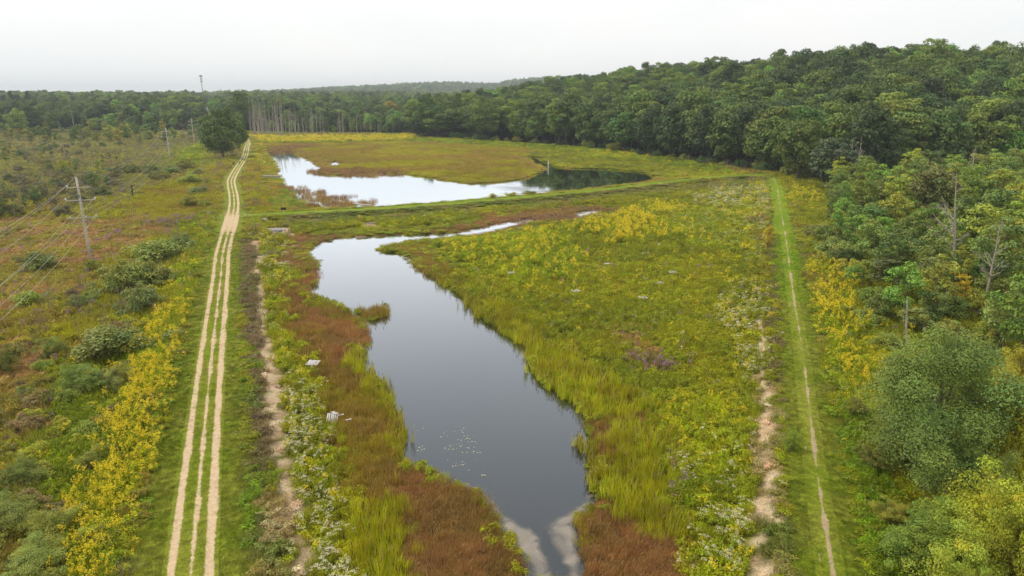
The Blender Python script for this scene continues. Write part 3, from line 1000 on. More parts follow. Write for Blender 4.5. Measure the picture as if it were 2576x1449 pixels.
SAND1, SAND2 = lin(172, 148, 116), lin(204, 180, 146)
m_track = track_material('track_dirt', [(-0.95, 0.24, 0.28), (0.95, 0.27, 0.28), (0.06, 0.15, 0.55)], SAND1, SAND2, 0.62)
junction = at(590, 548, 1.2)
ja = line_dist(ROAD, np.array([junction[0]]), np.array([junction[1]]))[1][0]
ribbon('dirt_track_path', ROAD, 1.44, 0.16, m_track, 0.035, gfun=lambda a: np.exp(-((a - ja + 6) / 22.0) ** 2) * 0.9 + 0.35 * np.exp(-((a - ja - 60) / 30.0) ** 2))
m_foot = track_material('path_dirt', [(0.12, 0.07, 0.75), (-0.5, -0.12, 0.9)], lin(146, 128, 98), lin(176, 156, 124), 0.0)
ribbon('mown_footpath', RPATH, 0.78, 0.13, m_foot, 0.035)
m_spur = track_material('spur_gravel', [], lin(176, 164, 138), lin(204, 192, 170), 0.55)
ribbon('gravel_spur_path', CROSS, 2.4, 0.3, m_spur, 0.045, 1.5, 16, gfun=lambda a: np.clip(0.85 - a / 14.0, 0, 1))

# ------------------------------------------------------------------ plants that nobody could count: scattered on points
def proto(name, V, F, col, mats, midx=None):
    return bpy.data.objects.new(name, mesh_np(name, V, F, mats, col, False, midx))   # never linked: shape for the scatter only


def blades(rng, n, h, spread, w, lean, tip=None, droop=0.25):
    """n bent grass blades: 4-vertex lower quad + upper triangle drawn as a thin quad"""
    V, Fq, C, MI = [], [], [], []
    for i in range(n):
        a = rng.uniform(0, 2 * math.pi)
        r = spread * math.sqrt(rng.uniform())
        b = np.array([r * math.cos(a), r * math.sin(a), -0.05])
        la = rng.uniform(0, 2 * math.pi)
        d = np.array([math.cos(la), math.sin(la), 0]) * lean * rng.uniform(.3, 1)
        hh = h * rng.uniform(.6, 1.1)
        q = np.array([-math.sin(la + 1), math.cos(la + 1), 0]) * w * rng.uniform(.7, 1.2)
        m_ = b + d * .4 + np.array([0, 0, hh * .6])
        t = b + d * (1 + droop) + np.array([0, 0, hh])
        k = len(V)
        V += [b - q, b + q, m_ - q * .8, m_ + q * .8, t - q * .15, t + q * .15]
        Fq += [[k, k + 1, k + 3, k + 2], [k + 2, k + 3, k + 5, k + 4]]
        s = rng.uniform(.75, 1.25)
        hue = rng.uniform(-.08, .08)
        C += [np.array([s * (1 + hue), s, s * (1 - hue)])] * 6
        MI += [0, 1 if (tip and rng.uniform() < tip) else 0]
    return V, Fq, C, MI


def leafy(rng, n, h, spread, size):
    V, Fq, C, MI = [], [], [], []
    for i in range(n):
        a = rng.uniform(0, 2 * math.pi)
        r = spread * math.sqrt(rng.uniform())
        z = h * (0.25 + 0.75 * rng.uniform() ** .6) * (1 - 0.35 * (r / spread) ** 2)
        c = np.array([r * math.cos(a), r * math.sin(a), z])
        nn = np.array([math.cos(a) * .5, math.sin(a) * .5, .7]) + rng.normal(0, .45, 3)
        nn /= np.linalg.norm(nn)
        t = np.cross(nn, rng.normal(0, 1, 3))
        t /= np.linalg.norm(t)
        b = np.cross(nn, t)
        s = size * rng.uniform(.6, 1.3)
        k = len(V)
        V += [c - t * s, c + b * s * .42, c + t * s, c - b * s * .42]
        Fq += [[k, k + 1, k + 2, k + 3]]
        q = rng.uniform(.72, 1.3)
        hue = rng.uniform(-.1, .1)
        C += [np.array([q * (1 + hue), q, q * (1 - hue)])] * 4
        MI += [0]
    return V, Fq, C, MI


def add(a, b, mi=None):
    k = len(a[0])
    a[0].extend(b[0])
    a[1].extend([[i + k for i in q] for q in b[1]])
    a[2].extend(b[2])
    a[3].extend(b[3] if mi is None else [mi] * len(b[1]))
    return a


def flat_cards(rng, n, centre, rad, size, zjit, up=1.0):
    V, Fq, C, MI = [], [], [], []
    for i in range(n):
        a, r = rng.uniform(0, 2 * math.pi), rad * math.sqrt(rng.uniform())
        c = np.array(centre) + np.array([r * math.cos(a), r * math.sin(a), rng.uniform(-zjit, zjit)])
        nn = np.array([0, 0, up]) + rng.normal(0, .4, 3)
        nn /= np.linalg.norm(nn)
        t = np.cross(nn, rng.normal(0, 1, 3))
        t /= np.linalg.norm(t)
        b = np.cross(nn, t)
        s = size * rng.uniform(.6, 1.2)
        k = len(V)
        V += [c - t * s, c + b * s * .8, c + t * s, c - b * s * .8]
        Fq += [[k, k + 1, k + 2, k + 3]]
        q = rng.uniform(.8, 1.15)
        C += [np.array([q, q, q])] * 4
        MI += [0]
    return V, Fq, C, MI


pr = np.random.default_rng(11)
PROTO = {k: [] for k in SPEC}
for v in range(4):
    a = blades(pr, 48, 0.62, 0.46, 0.016, 0.22, 0.06)
    PROTO['mg'].append(proto('grass_shape', *a[:3], [M_GRASS, M_TAN], a[3]))
    a = blades(pr, 60, 0.5, 0.46, 0.011, 0.20, 0.10, 0.4)
    PROTO['sg'].append(proto('sedge_shape', *a[:3], [M_GRASS, M_TAN], a[3]))
    a = blades(pr, 14, 1.0, 0.22, 0.02, 0.20, 0.18, 0.7)
    for q in range(1):
        x, y = pr.normal(0, .1, 2)
        hh = pr.uniform(.85, 1.1)
        for w in (0, 1):
            dx, dy = (.018, 0) if w else (0, .018)
            k = len(a[0])
            a[0].extend([np.array(p) for p in ((x - dx, y - dy, hh - .2), (x + dx, y + dy, hh - .2), (x + dx, y + dy, hh), (x - dx, y - dy, hh))])
            a[1].append([k, k + 1, k + 2, k + 3])
            a[2].extend([np.ones(3)] * 4)
            a[3].append(2)
    PROTO['ct'].append(proto('cattail_shape', *a[:3], [M_GRASS, M_TAN, M_CATHEAD], a[3]))
    a = [[], [], [], []]
    for q in range(4):
        b = leafy(pr, 26, 0.55 * pr.uniform(.6, 1.15), 0.24, 0.095)
        o_ = np.array([*pr.uniform(-.36, .36, 2), 0])
        add(a, ([p + o_ for p in b[0]], b[1], b[2], b[3]))
    add(a, blades(pr, 8, .55, .45, .012, .15))
    PROTO['lw'].append(proto('weed_shape', *a[:3], [M_GRASS], a[3]))
    a = leafy(pr, 34, 0.6, 0.28, 0.075)
    for s in range(5):
        x, y = pr.normal(0, .13, 2)
        add(a, flat_cards(pr, 11, (x, y, pr.uniform(.58, .9)), .11, .040, .08, .5), 1)
    PROTO['gr'].append(proto('goldenrod_shape', *a[:3], [M_GRASS, M_YELLOW], a[3]))
    a = leafy(pr, 34, 0.55, 0.28, 0.075)
    for s in range(4):
        x, y = pr.normal(0, .15, 2)
        add(a, flat_cards(pr, 15, (x, y, pr.uniform(.5, .78)), .12, .022, .03, 3.), 1)
    PROTO['bs'].append(proto('boneset_shape', *a[:3], [M_GRASS, M_WHITE], a[3]))
    a = leafy(pr, 30, 0.55, 0.26, 0.07)
    for s in range(6):
        x, y = pr.normal(0, .14, 2)
        add(a, flat_cards(pr, 6, (x, y, pr.uniform(.6, .8)), .03, .035, .12, .2), 1)
    PROTO['ls'].append(proto('loosestrife_shape', *a[:3], [M_GRASS, M_PURPLE], a[3]))
    a = blades(pr, 9, 1.7, 0.5, 0.016, 0.35, 0.0, .3)
    add(a, blades(pr, 14, .9, .5, .012, .4, 0.0, .6))
    PROTO['ds'].append(proto('stem_shape', *a[:3], [M_STEM], a[3]))
    a = blades(pr, 60, 0.10, 0.42, 0.013, 0.09, 0.0, 0.5)
    PROTO['sh'].append(proto('turf_shape', *a[:3], [M_GRASS], a[3]))


def scatter(name, P, rot, scl, tint, pick, protos, label):
    me = bpy.data.meshes.new(name)
    me.vertices.add(len(P))
    me.vertices.foreach_set('co', P.astype(np.float32).ravel())
    for nm, d in (('rot', rot), ('scl', scl), ('tint', tint)):
        a = me.attributes.new(nm, 'FLOAT_VECTOR', 'POINT')
        a.data.foreach_set('vector', d.astype(np.float32).ravel())
    a = me.attributes.new('pick', 'INT', 'POINT')
    a.data.foreach_set('value', pick.astype(np.int32))
    o = link(bpy.data.objects.new(name, me))
    tag(o, label, None, None, 'stuff')
    g = bpy.data.node_groups.new(name + '_scatter', 'GeometryNodeTree')
    g.interface.new_socket('Geometry', in_out='INPUT', socket_type='NodeSocketGeometry')
    g.interface.new_socket('Geometry', in_out='OUTPUT', socket_type='NodeSocketGeometry')
    gi, go = g.nodes.new('NodeGroupInput'), g.nodes.new('NodeGroupOutput')
    iop = g.nodes.new('GeometryNodeInstanceOnPoints')
    jn = g.nodes.new('GeometryNodeJoinGeometry')
    for p in reversed(protos):
        oi = g.nodes.new('GeometryNodeObjectInfo')
        oi.inputs['Object'].default_value = p
        oi.inputs['As Instance'].default_value = False
        g2 = g.nodes.new('GeometryNodeGeometryToInstance')
        g.links.new(oi.outputs['Geometry'], g2.inputs[0])
        g.links.new(g2.outputs[0], jn.inputs[0])

    def na(nm, ty):
        n = g.nodes.new('GeometryNodeInputNamedAttribute')
        n.data_type = ty
        n.inputs['Name'].default_value = nm
        return n.outputs['Attribute']
    g.links.new(gi.outputs[0], iop.inputs['Points'])
    g.links.new(jn.outputs[0], iop.inputs['Instance'])
    iop.inputs['Pick Instance'].default_value = True
    g.links.new(na('pick', 'INT'), iop.inputs['Instance Index'])
    e2r = g.nodes.new('FunctionNodeEulerToRotation')
    g.links.new(na('rot', 'FLOAT_VECTOR'), e2r.inputs[0])
    g.links.new(e2r.outputs[0], iop.inputs['Rotation'])
    g.links.new(na('scl', 'FLOAT_VECTOR'), iop.inputs['Scale'])
    g.links.new(iop.outputs[0], go.inputs[0])
    md = o.modifiers.new('scatter', 'NODES')
    md.node_group = g
    return o


def frustum_points(rng, d0, d1, dens, power):
    """random ground points over the valley floor ahead, thinning with distance"""
    half = 0.86
    out = []
    edges = np.geomspace(d0, d1, 40)
    for a, b in zip(edges[:-1], edges[1:]):
        mid = (a + b) / 2
        de = dens * (50.0 / max(mid, 50)) ** power
        area = half * (b * b - a * a) + 16 * (b - a)
        n = rng.poisson(area * de)
        y = np.sqrt(rng.uniform(a * a, b * b, n))
        x = rng.uniform(-1, 1, n) * (half * y + 8)
        out.append(np.stack([x, y], 1))
    return np.vstack(out)


sr = np.random.default_rng(5)
PT = frustum_points(sr, 26, 520, 5.6, 1.45)
px_, py_ = PT[:, 0], PT[:, 1]
pz = zone(px_, py_)
ph = height(px_, py_)
dR, _, u_ = line_dist(ROADC, px_, py_, False, 5)
u_ = np.abs(u_)
dP = line_dist(RPATHC, px_, py_, False, 5)[0]
keep = np.ones(len(px_), bool)
keep &= ~((py_ > 500) | ((pz == ZI['woodsfloor']) & (py_ > 330)))
inw = ph < -0.12                                   # open water
rbrown = pz == ZI['reedbrown']
keep &= ~(inw & ~(rbrown & (py_ > 120) & (sr.uniform(size=len(px_)) < 0.6) & (noise(px_, py_, 2.5, 90) > .42)))
keep &= ~((ph < 0.03) & ~inw & (sr.uniform(size=len(px_)) < 0.35))
keep &= ~((pz == ZI['sand']) & (sr.uniform(size=len(px_)) < 0.93))
mown = (pz == ZI['mown']) | (pz == ZI['mownbright'])
keep &= ~(mown & (py_ > 130))
keep &= ~((dR < 1.35) & (np.abs(u_ - 0.95) < 0.34))
keep &= ~((dR < 0.2))
keep &= ~((dP < 1.6) & (sr.uniform(size=len(px_)) < 0.45))
PT, px_, py_, pz, ph = PT[keep], px_[keep], py_[keep], pz[keep], ph[keep]
ncand = len(px_)
rr = sr.uniform(size=ncand)
sp_ = (rr[:, None] > PROB[pz]).sum(1)
tint = tints(px_, py_, pz) * sr.uniform(.76, 1.24, (ncand, 1)) * (1 + sr.normal(0, .05, (ncand, 3)))
D = np.hypot(px_, py_)
lod = np.clip(D / 50, 1, None) ** 0.7
hgt = ZH[pz] / 0.55 * sr.uniform(.7, 1.3, ncand) * np.clip(lod, 1, 1.5)
dC = line_dist(CROSSC, px_, py_, False, 9)[0]
hgt *= 0.30 + 0.70 * smooth(3.0, 9.0, dC)
dP2 = line_dist(RPATHC, px_, py_, False, 7)[0]
dR2 = line_dist(ROADC, px_, py_, False, 7)[0]
hgt *= 0.35 + 0.65 * smooth(1.4, 3.6, dP2)
hgt *= 0.40 + 0.60 * smooth(2.6, 5.0, dR2)
nearw = np.minimum.reduce([sdf(q, px_, py_) for q in [NEAR_POND] + POOLS])
hgt *= np.where((nearw < 7) & (py_ > 105), 0.40, 1.0)
nearf = np.minimum(sdf(FAR_POND, px_, py_), sdf(FAR_POOL, px_, py_))
hgt *= np.where((nearf < 7) & (py_ > 105) & (pz != ZI['reedbrown']), 0.5, 1.0)
isn = (pz == ZI['mown']) | (pz == ZI['mownbright'])
hgt = np.where(isn, sr.uniform(.7, 1.4, ncand), hgt)
sc_ = np.stack([lod * sr.uniform(.8, 1.2, ncand), lod * sr.uniform(.8, 1.2, ncand), hgt], 1)
ct_ = sp_ == SPEC.index('ct')
sc_[ct_, 2] *= sr.uniform(.8, 1.25, ct_.sum()) * .8
rot_ = np.stack([sr.normal(0, .08, ncand), sr.normal(0, .08, ncand), sr.uniform(0, 6.28, ncand)], 1)
pos = np.stack([px_, py_, np.maximum(ph, -0.12)], 1)
GAIN = 1.85                                          # leaf colour against the mean colour of a shaded, gappy stand
NAMES = dict(mg=('marsh_grass', 'olive marsh grass over the meadow and pond banks'), sg=('sedge_grass', 'rusty brown sedge fringing the ponds'),
             ct=('cattail_vegetation', 'tall green cattail blades along the near pond'), lw=('leafy_weeds', 'low leafy green weeds across the wet meadow'),
             gr=('goldenrod_weeds', 'yellow flowering goldenrod on banks and meadow'), bs=('boneset_weeds', 'white flat-topped boneset flowers beside the sandy strips'),
             ls=('loosestrife_weeds', 'purple loosestrife spikes in the meadow'), sh=('mown_grass', 'short mown grass beside the tracks'), ds=('dry_stem_vegetation', 'grey-brown dry stems standing over the upper marsh'))
for i, k in enumerate(SPEC):
    m = sp_ == i
    if m.any():
        g_ = dict(sh=1.15, lw=1.7, gr=1.6, bs=1.6).get(k, GAIN)
        scatter(NAMES[k][0], pos[m], rot_[m], sc_[m], np.clip(tint[m] * g_, 0, .9), sr.integers(0, 4, m.sum()), PROTO[k], NAMES[k][1])

TP = frustum_points(sr, 26, 130, 16.0, 1.1)
tz = zone(TP[:, 0], TP[:, 1])
tdr, _, tu = line_dist(ROADC, TP[:, 0], TP[:, 1], False, 5)
tdp = line_dist(RPATHC, TP[:, 0], TP[:, 1], False, 5)[0]
tk = ((tz == ZI['mown']) | (tz == ZI['mownbright'])) & ~((tdr < 1.4) & (np.abs(np.abs(tu) - .95) < .3)) & ~((tdr < .2)) & ~(tdp < .3)
TP, tz = TP[tk], tz[tk]
n_ = len(TP)
scatter('turf_grass', np.stack([TP[:, 0], TP[:, 1], height(TP[:, 0], TP[:, 1]) + .03], 1), np.stack([np.zeros(n_), np.zeros(n_), sr.uniform(0, 6.28, n_)], 1),
        np.stack([sr.uniform(.35, .7, n_), sr.uniform(.35, .7, n_), sr.uniform(.6, 1.6, n_)], 1), np.clip(tints(TP[:, 0], TP[:, 1], tz) * sr.uniform(.5, 1.7, (n_, 1)) * 1.25, 0, .9),
        sr.integers(0, 4, n_), PROTO['sh'], 'tufty short turf on the track verges')

# bank-edge cattails standing in the shallows, taller, so that they mirror in the water
ed = resample(np.vstack([NEAR_POND, NEAR_POND[:1]]), 0.35)
n_e = noise(ed[:, 0], ed[:, 1], 5.0, 61)
tall = np.zeros(len(ed), bool)
for a in (wp([(1090, 690), (1180, 730), (1340, 860), (1350, 930), (1500, 1040), (1470, 1060), (1300, 930), (1180, 800)], 0), wp([(880, 840), (1020, 980), (1030, 1150), (980, 1160), (890, 960)], 0),
          wp([(1440, 1080), (1520, 1080), (1530, 1300), (1470, 1260)], 0)):
    tall |= inside(a, ed[:, 0], ed[:, 1])
tall &= n_e > 0.42
E0 = np.repeat(ed[tall], 3, 0) + sr.normal(0, .35, (tall.sum() * 3, 2))
ex = np.vstack([E0] + [np.array([at(u, v, 0)[:2]]) + sr.normal(0, .28, (n, 2)) for u, v, n in
                       ((1465, 1125, 10), (1480, 1150, 8), (1448, 1120, 3), (1483, 1235, 3), (1197, 800, 3), (1105, 718, 5), (1118, 722, 4), (1160, 770, 3), (1172, 775, 3), (925, 905, 2), (985, 1012, 5), (978, 1000, 3), (1000, 1135, 8), (915, 892, 3))])
ne = len(ex)
te = tints(ex[:, 0], ex[:, 1], np.full(ne, ZI['cattail'])) * sr.uniform(.7, 1.25, (ne, 1)) * GAIN
scatter('shore_cattail_vegetation', np.stack([ex[:, 0], ex[:, 1], np.full(ne, -.12)], 1), np.stack([sr.normal(0, .08, ne), sr.normal(0, .08, ne), sr.uniform(0, 6.28, ne)], 1),
        np.stack([sr.uniform(.5, .9, ne), sr.uniform(.5, .9, ne), sr.uniform(1.0, 1.6, ne)], 1), te, sr.integers(0, 4, ne), PROTO['ct'], 'cattails standing in the shallows along the near pond edge')

# ------------------------------------------------------------------ trees
def crown_arrays(rng, H, R, z0, nc, nl, leaf, flat=0.75, shape='dome', rc=(0.24, 0.40), aspect=0.6, up=0.25, rag=1.0):
    """leaf faces gathered in clumps through the crown volume. Returns V, F, colour, clump centres"""
    zc = (H + z0) / 2
    rz = (H - z0) / 2
    d = rng.normal(0, 1, (nc, 3))
    d /= np.linalg.norm(d, axis=1, keepdims=True)
    rad = rng.uniform(0.45, 1.0, nc) ** 0.6
    ph_ = rng.uniform(0, 6.28, 4)
    ang = np.arctan2(d[:, 1], d[:, 0])
    lob = 1 + rag * (0.16 * np.sin(2 * ang + ph_[0]) + 0.12 * np.sin(3 * ang + ph_[1] + 2 * d[:, 2]))
    c = d * rad[:, None] * np.array([R, R, rz]) * 0.82
    c[:, :2] *= lob[:, None]
    if shape == 'cone':
        k = (c[:, 2] + rz) / (2 * rz)
        c[:, :2] *= (1.15 - k)[:, None]
    elif shape == 'vase':
        k = (c[:, 2] + rz) / (2 * rz)
        c[:, :2] *= (0.55 + 0.6 * k)[:, None]
    if rag > 1:
        c *= rng.uniform(.62, 1.22, (nc, 1)) * np.array([1, 1, .9 + .25 * rng.uniform()])
        c[:, 2] += .25 * rz * np.sin(ang * 2 + ph_[2])
    c[:, 2] += zc
    c[:, 2] += rng.normal(0, 0.04 * H, nc)
    rcl = rng.uniform(rc[0], rc[1], nc) * R
    cl = np.repeat(np.arange(nc), nl)
    n = nc * nl
    dd = rng.normal(0, 1, (n, 3))
    dd /= np.linalg.norm(dd, axis=1, keepdims=True)
    low = (dd[:, 2] < 0) & (rng.uniform(size=n) < 0.6)
    dd[low, 2] *= -1
    pos = c[cl] + dd * (rcl[cl] * rng.uniform(0.55, 1.08, n))[:, None] * np.array([1, 1, flat])
    nn = dd * 0.75 + rng.normal(0, 0.45, (n, 3)) + np.array([0, 0, up])
    nn /= np.linalg.norm(nn, axis=1, keepdims=True)
    t = np.cross(nn, rng.normal(0, 1, (n, 3)))
    t /= np.linalg.norm(t, axis=1, keepdims=True)
    b = np.cross(nn, t)
    s = (leaf * rng.uniform(0.6, 1.25, n))[:, None]
    V = np.stack([pos - t * s, pos + b * s * aspect + nn * s * .12, pos + t * s, pos - b * s * aspect + nn * s * .12], 1).reshape(-1, 3)
    Fq = np.arange(4 * n).reshape(n, 4)
    cs = rng.uniform(0.78, 1.22, nc)[cl] * rng.uniform(0.78, 1.22, n)
    ch = rng.normal(0, 0.07, nc)[cl] + rng.normal(0, 0.05, n)
    C = np.stack([cs * (1 + ch), cs, cs * (1 - ch)], 1)
    return V, Fq, np.repeat(C, 4, 0), c


def trunk_mb(rng, H, r, centres, nlimb, lean=0.03, fork=0.35):
    mb = MB()
    lx, ly = rng.normal(0, lean * H, 2)
    pts, rad = [], []
    for k in range(6):
        q = k / 5
        pts.append((lx * q * q + rng.normal(0, .012 * H) * (k > 0), ly * q * q + rng.normal(0, .012 * H) * (k > 0), -0.4 + q * (H * 0.86 + .4)))
        rad.append(r * (1.25 if k == 0 else 1) * (1 - 0.86 * q))
    mb.tube(pts, rad, 6)
    if len(centres):
        order = rng.permutation(len(centres))[:nlimb]
        for i in order:
            e = np.array(centres[i])
            zb = max(fork * H, min(0.8 * H, e[2] - 0.35 * np.hypot(e[0], e[1]) - 0.05 * H))
            q = (zb + .4) / (H * .86 + .4)
            j = min(4, int(q * 5))
            f = q * 5 - j
            p = np.array(pts[j]) * (1 - f) + np.array(pts[j + 1]) * f
            rr_ = (rad[j] * (1 - f) + rad[j + 1] * f) * 0.6
            m_ = (p + e) / 2 + np.array([0, 0, -0.02 * H]) + rng.normal(0, .02 * H, 3)
            mb.tube([p, m_, e], [rr_, rr_ * .55, rr_ * .15], 4, False)
    return mb


class Kind:
    def __init__(self, name, seed, n, H, R, z0, nc, nl, leaf, r=0.22, nlimb=8, bark=None, stems=1, **kw):
        self.name, self.H, self.R = name, H, R
        self.crowns, self.trunks, self.joined = [], [], []
        for i in range(n):
            rng = np.random.default_rng(seed + i)
            V, Fq, C, cc = crown_arrays(rng, H * rng.uniform(.93, 1.07), R, z0, nc, nl, leaf, **kw)
            self.crowns.append(mesh_np(name + '_crown', V, Fq, [M_LEAF], C))
            mb = MB()
            for s in range(stems):
                t = trunk_mb(rng, H * (1 if s == 0 else rng.uniform(.6, .9)), r, cc, nlimb, 0.03 if stems == 1 else 0.12, 0.3 if stems == 1 else 0.1)
                k = len(mb.v)
                ox, oy = (0, 0) if s == 0 else rng.normal(0, .10 * R, 2)
                mb.v += [(a + ox, b + oy, c) for a, b, c in t.v]
                mb.f += [[q + k for q in f] for f in t.f]
            self.trunks.append(mb.mesh(name + '_trunk', bark or M_BARK))
            self.joined.append((V, Fq, C))


OAK = Kind('oak_tree', 100, 5, 17.0, 6.2, 2.6, 60, 120, 0.36, 0.30, 9, rc=(0.22, 0.44))
LOCUST = Kind('locust_tree', 200, 5, 17.0, 5.4, 4.0, 44, 130, 0.34, 0.20, 9, flat=0.42, rc=(0.26, 0.46), up=0.6)
MAPLE = Kind('maple_tree', 300, 5, 17.5, 5.4, 2.2, 56, 120, 0.35, 0.24, 8, rc=(0.22, 0.42))
POPLAR = Kind('poplar_tree', 400, 2, 18.0, 4.0, 2.0, 54, 90, 0.38, 0.22, 6, rc=(0.22, 0.36), shape='cone')
EDGE = Kind('maple_tree', 350, 4, 14.0, 5.2, 0.5, 72, 90, 0.38, 0.22, 8, rc=(0.22, 0.36))
ROUND = Kind('maple_tree', 380, 2, 17.0, 8.2, 0.6, 100, 110, 0.40, 0.4, 10, rc=(0.18, 0.32))
YOUNG = Kind('young_tree', 500, 6, 8.0, 2.4, 1.4, 34, 95, 0.155, 0.10, 9, rc=(0.22, 0.38), flat=0.6)
THIN = Kind('sapling', 600, 4, 6.5, 1.3, 1.4, 16, 30, 0.17, 0.055, 8, rc=(0.25, 0.45))
SHRUB = Kind('shrub', 700, 7, 2.6, 2.0, 0.1, 56, 120, 0.09, 0.05, 8, stems=4, rc=(0.14, 0.36), up=0.5, rag=2.2)
FINE = Kind('bush', 800, 4, 4.6, 3.0, 0.2, 105, 260, 0.075, 0.07, 10, stems=4, rc=(0.11, 0.28), aspect=0.42, up=0.5, rag=2.0)
WILLOW = Kind('willow_tree', 900, 1, 11.0, 5.4, 0.3, 78, 950, 0.085, 0.22, 14, stems=3, rc=(0.15, 0.34), aspect=0.4, up=0.7, rag=1.5, flat=1.0)
PINE = Kind('pine_tree', 950, 2, 20.0, 3.2, 6.0, 40, 80, 0.40, 0.22, 6, shape='cone', flat=0.35, rc=(0.3, 0.5))


def hue(r, g, b, k=1.42):
    return lin(r, g, b) * k


DARK, MID, LIGHT, OLIVE, YEL, GREY, FRESH = hue(60, 76, 38), hue(78, 98, 42), hue(108, 124, 46), hue(88, 104, 42), hue(160, 148, 48), hue(100, 110, 80), hue(104, 132, 48)
TR = np.random.default_rng(41)


def tree(kind, x, y, s, col, label, cat='tree', group=None, name=None, var=None, zs=1.0, z=None):
    i = int(TR.integers(len(kind.crowns))) if var is None else var
    o = empty(name or kind.name, (x, y, (hz(x, y) if z is None else z) - 0.05), TR.uniform(0, 6.28))
    o.scale = (s, s, s * zs)
    c = np.clip(np.array(col) * TR.uniform(.78, 1.2) * (1 + TR.normal(0, .05, 3)), 0, .9)
    k = link(bpy.data.objects.new('crown', kind.crowns[i]), o)
    k.color = (*c, 1)
    link(bpy.data.objects.new('trunk', kind.trunks[i]), o)
    tag(o, label, cat, group)
    return o


_ONES = 'zeroth first second third fourth fifth sixth seventh eighth ninth tenth eleventh twelfth thirteenth fourteenth fifteenth sixteenth seventeenth eighteenth nineteenth'.split()
_TENS = ' ten twenty thirty forty fifty sixty seventy eighty ninety'.split(' ')


def nth(n):
    if n < 20:
        return _ONES[n]
    if n < 100:
        return _TENS[n // 10][:-1] + 'ieth' if n % 10 == 0 else _TENS[n // 10] + '-' + _ONES[n % 10]
    return ['', 'hundred', 'two-hundred', 'three-hundred', 'four-hundred'][n // 100] + ('th' if n % 100 == 0 else '-and-' + nth(n % 100))


def jittered(rng, x0, x1, y0, y1, sp):
    xs, ys = np.meshgrid(np.arange(x0, x1, sp), np.arange(y0, y1, sp))
    return np.stack([xs.ravel() + rng.uniform(-.38, .38, xs.size) * sp, ys.ravel() + rng.uniform(-.38, .38, xs.size) * sp], 1)


def in_view(P, margin=1.08):
    d = P[:, 1] * CP + CAM_H * SP
    return (np.abs(P[:, 0]) < d * 1288 / FPX * margin + 6) & (P[:, 1] > 20)


KINDS = [OAK, LOCUST, MAPLE]
KCOL = [(DARK, MID, OLIVE), (LIGHT, LIGHT, MID), (MID, DARK, FRESH)]
KWORD = [('dark green', 'mid green', 'olive'), ('light green', 'yellow-green', 'mid green'), ('mid green', 'deep green', 'fresh green')]
KNAME = ['oak', 'locust', 'maple']
# wooded hill
P = jittered(TR, -75, 420, 205, 620, 9.6)
f, _ = side_of_foot(P[:, 0], P[:, 1])
P, f = P[(f > 0.5) & (f < 235)], f[(f > 0.5) & (f < 235)]
v = in_view(P)
P, f = P[v], f[v]
P, f = P[(P[:, 0] > -72)], f[P[:, 0] > -72]
order = np.argsort(np.hypot(P[:, 0], P[:, 1]) + np.where(f > 120, 60, 0))
NIND = 290
ind, rest = order[:NIND], order[NIND:]
kn = noise(P[:, 0], P[:, 1], 30, 71, 2) + TR.normal(0, .10, len(P))
kk = np.where(f < 7, TR.integers(0, 3, len(P)), np.where(kn < .43, 0, np.where(kn < .62, 1, 2)))
bins = np.digitize(f, [9, 20, 36, 60, 95])
RANK = ['front rank', 'second rank', 'third rank', 'fourth rank', 'fifth rank', 'upper ranks']
cnt = {}
for i in sorted(ind, key=lambda i: -P[i, 0] / P[i, 1]):
    b = int(bins[i])
    cnt[b] = cnt.get(b, 0) + 1
    k = int(kk[i])
    w = int(TR.integers(3))
    edge = f[i] < 9
    tree(EDGE if edge and k != 1 else KINDS[k], P[i, 0], P[i, 1], TR.uniform(1.2, 1.65) if edge else TR.uniform(1.0, 1.6), KCOL[k][w],
         f'{KWORD[k][w]} {KNAME[k]}, {nth(cnt[b])} from the mown path in the {RANK[b]} of the hillside woods', 'tree', 'trees of the hillside woods', zs=TR.uniform(.85, 1.12), name=KINDS[k].name)


def woods(name, label, W, k_, scale, zoff=0.0):
    n = len(W)
    protos_ = []
    for q in (OAK, LOCUST, MAPLE):
        for V, Fq, C in q.joined[:3]:
            protos_.append(proto('crown_shape', V, Fq, C, [M_GRASS]))
    cols = np.array([KCOL[int(a)][int(b)] for a, b in zip(k_, TR.integers(0, 3, n))]) * TR.uniform(.84, 1.14, (n, 1))
    scatter(name, np.stack([W[:, 0], W[:, 1], height(W[:, 0], W[:, 1]) + zoff], 1), np.stack([np.zeros(n), np.zeros(n), TR.uniform(0, 6.28, n)], 1),
            np.stack([scale * TR.uniform(.8, 1.25, n)] * 2 + [scale * TR.uniform(.75, 1.2, n)], 1), cols, k_ * 3 + TR.integers(0, 3, n), protos_, label)


woods('hilltop_woods', 'unbroken tree canopy on the upper hillside', P[rest], kk[rest], 1.28)

